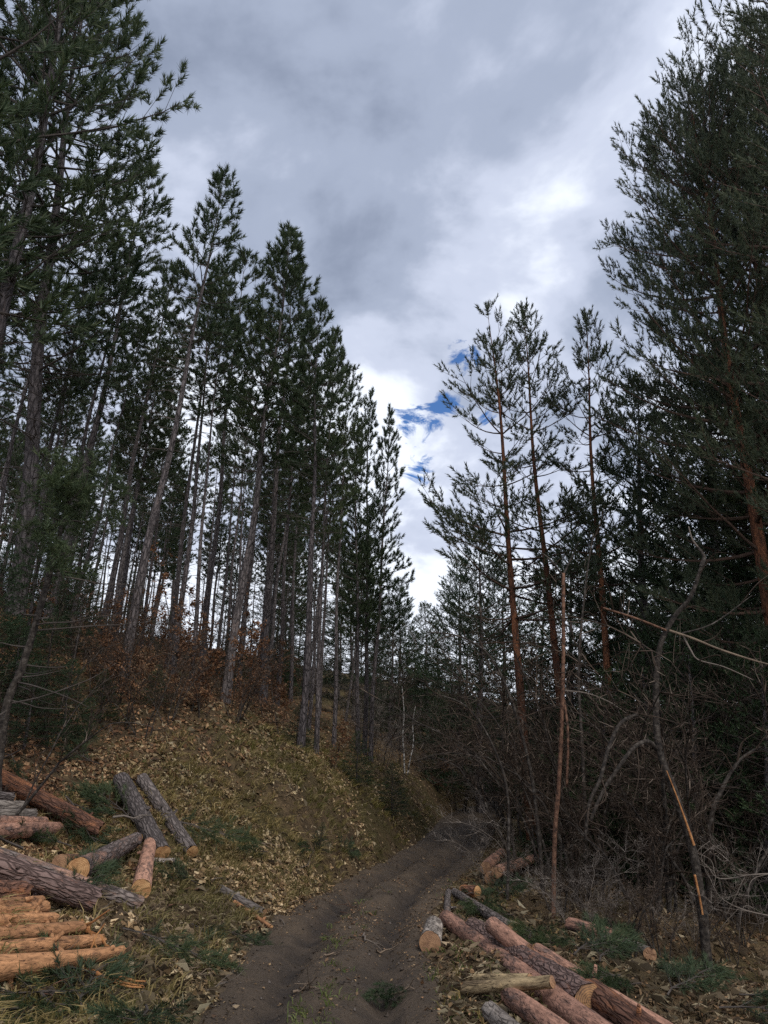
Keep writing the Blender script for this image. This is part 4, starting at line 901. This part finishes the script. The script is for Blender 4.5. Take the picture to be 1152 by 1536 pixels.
def grass(name, N, seed, cond, mat, label, ln, blades, y=(4.6, 30)):
    rng = np.random.default_rng(seed); yy = scatter(N, rng, 0, 1, *y)[1]; xx = rng.uniform(-.65, .65, N) * (yy + 2)
    c = road_c(yy); hw = road_w(yy); dl = c - hw - xx; dr = xx - c - hw
    keep = cond(xx, yy, dl, dr, rng.random(N)) & in_view(xx, yy); xx, yy = xx[keep], yy[keep]; n = len(xx)
    Nn = gnormal(xx, yy); P = np.stack([xx, yy, H(xx, yy) - .01], 1); K = blades
    P = np.repeat(P, K, 0); Nn = np.repeat(Nn, K, 0); P[:, :2] += rng.standard_normal((n * K, 2)) * .035
    down = Nn.copy(); down[:, 2] = 0; lean = rng.standard_normal((n * K, 3)) * .45; lean[:, 2] *= .2
    L = (rng.uniform(*ln, n).repeat(K) * rng.uniform(.5, 1.1, n * K))[:, None]
    d1 = nrm(Nn * .6 + np.array([0, 0, .5]) + lean); d2 = nrm(d1 * .55 + down * 1.3 + lean * .8 + np.array([0, 0, -.35]))
    m1 = P + d1 * L * .5; tip = m1 + d2 * L * .5; sidev = nrm(np.cross(d1, rng.standard_normal((n * K, 3)))) * .0035 * (1 + L * 3)
    v = np.stack([P - sidev, P + sidev, m1 + sidev * .8, m1 - sidev * .8, tip], 1).reshape(-1, 3); b = np.arange(n * K)[:, None] * 5
    o = link(name, mesh_np(name, v, [np.concatenate([b + [[0, 1, 2]], b + [[0, 2, 3]], b + [[3, 2, 4]]])], mat)); o['kind'] = 'stuff'; o['label'] = label; return o
moss = lambda x, y: vnoise(x * .55 + 31, y * .55 + 5) + .5 * vnoise(x * 1.9, y * 1.9 + 3)
grass('dry_grass', 52000, 71, lambda x, y, dl, dr, r: (dl > .02) & (r < sstep(3.6, 1.8, dl)) & (r < (.36 + 1.5 * moss(x, y) + .25 * np.exp(-((dl - 1.2) / .9) ** 2)) * (.22 + .78 * sstep(8.5, 12.5, y))), M['grass'], 'dry tan grass tufts hanging down the bank', (.10, .26), 11)
grass('green_grass', 7000, 72, lambda x, y, dl, dr, r: ((dr > -.1) & (dr < .9) & (y < 14) & (r < .5)) | ((dl > -.1) & (dl < 4) & (r < .06)) | ((np.abs(x - road_c(y)) < .2) & (y < 13) & (r < .5)), M['green_grass'], 'short green grass on the verges and between the ruts', (.05, .15), 9)
grass('verge_grass', 5000, 73, lambda x, y, dl, dr, r: (dr > -.05) & (dr < 1.6) & (r < .5), M['grass'], 'sparse dry grass on the verge by the roadside logs', (.06, .16), 8)
M['moss_grass'] = leafy('olive_grass', [(0, (.075, .078, .020)), (.6, (.15, .135, .040)), (1, (.27, .23, .085))], .3, .6)
grass('olive_grass', 26000, 74, lambda x, y, dl, dr, r: (dl > .05) & (dl < 2.3) & (y > 11) & (r < (.15 + 1.6 * vnoise(x * .7 + 50, y * .6)) * sstep(11, 15, y) + .45 * sstep(17, 22, y)), M['moss_grass'], 'olive mossy grass draped over the steep end of the bank', (.12, .30), 12)
litter('needle_litter', 420000, 66, lambda x, y, dl, dr, r: ((dl > -.08) & (dl < 5) | (dr > -.05) & (dr < 4)) & (r < .34), M['stick_bits'], 'fine dry stalks, needles and twig bits mixed through the leaves', (.07, .15), .07, tilt=.35)
litter('road_leaves', 200000, 67, lambda x, y, dl, dr, r: (dl < 0) & (dr < 0) & (r < (.10 + .35 * cov(x, y)) * (1 - .85 * np.exp(-((np.abs(x - road_c(y)) - .42) / .18) ** 2))), M['litter_red'], 'trodden brown leaves along the middle and edges of the road', (.025, .05), .62, tilt=.2)
rng = np.random.default_rng(68); n = 1300; yy = scatter(n, rng, 0, 1, 4, 26)[1]; xx = road_c(yy) + rng.uniform(-1, 1, n) * road_w(yy); sz = np.clip(rng.lognormal(math.log(.009), .5, n), .004, .03)
oc = np.array([[1, 0, 0], [-1, 0, 0], [0, 1, 0], [0, -1, 0], [0, 0, .7], [0, 0, -.7]]) ; of = np.array([[0, 2, 4], [2, 1, 4], [1, 3, 4], [3, 0, 4], [2, 0, 5], [1, 2, 5], [3, 1, 5], [0, 3, 5]])
a_ = rng.uniform(0, 6.28, n); rv = oc[None] * rng.uniform(.6, 1.4, (n, 6, 1)) * sz[:, None, None]; ca, sa = np.cos(a_)[:, None], np.sin(a_)[:, None]
V_ = np.stack([rv[..., 0] * ca - rv[..., 1] * sa + xx[:, None], rv[..., 0] * sa + rv[..., 1] * ca + yy[:, None], rv[..., 2] + (H(xx, yy) + .006 + sz * .25)[:, None]], -1).reshape(-1, 3)
o = link('road_stones', mesh_np('road_stones', V_, (np.arange(n)[:, None, None] * 6 + of[None]).reshape(-1, 3), M['clod'], True)); o['kind'] = 'stuff'; o['label'] = 'small stones and mud clods on the forest road'
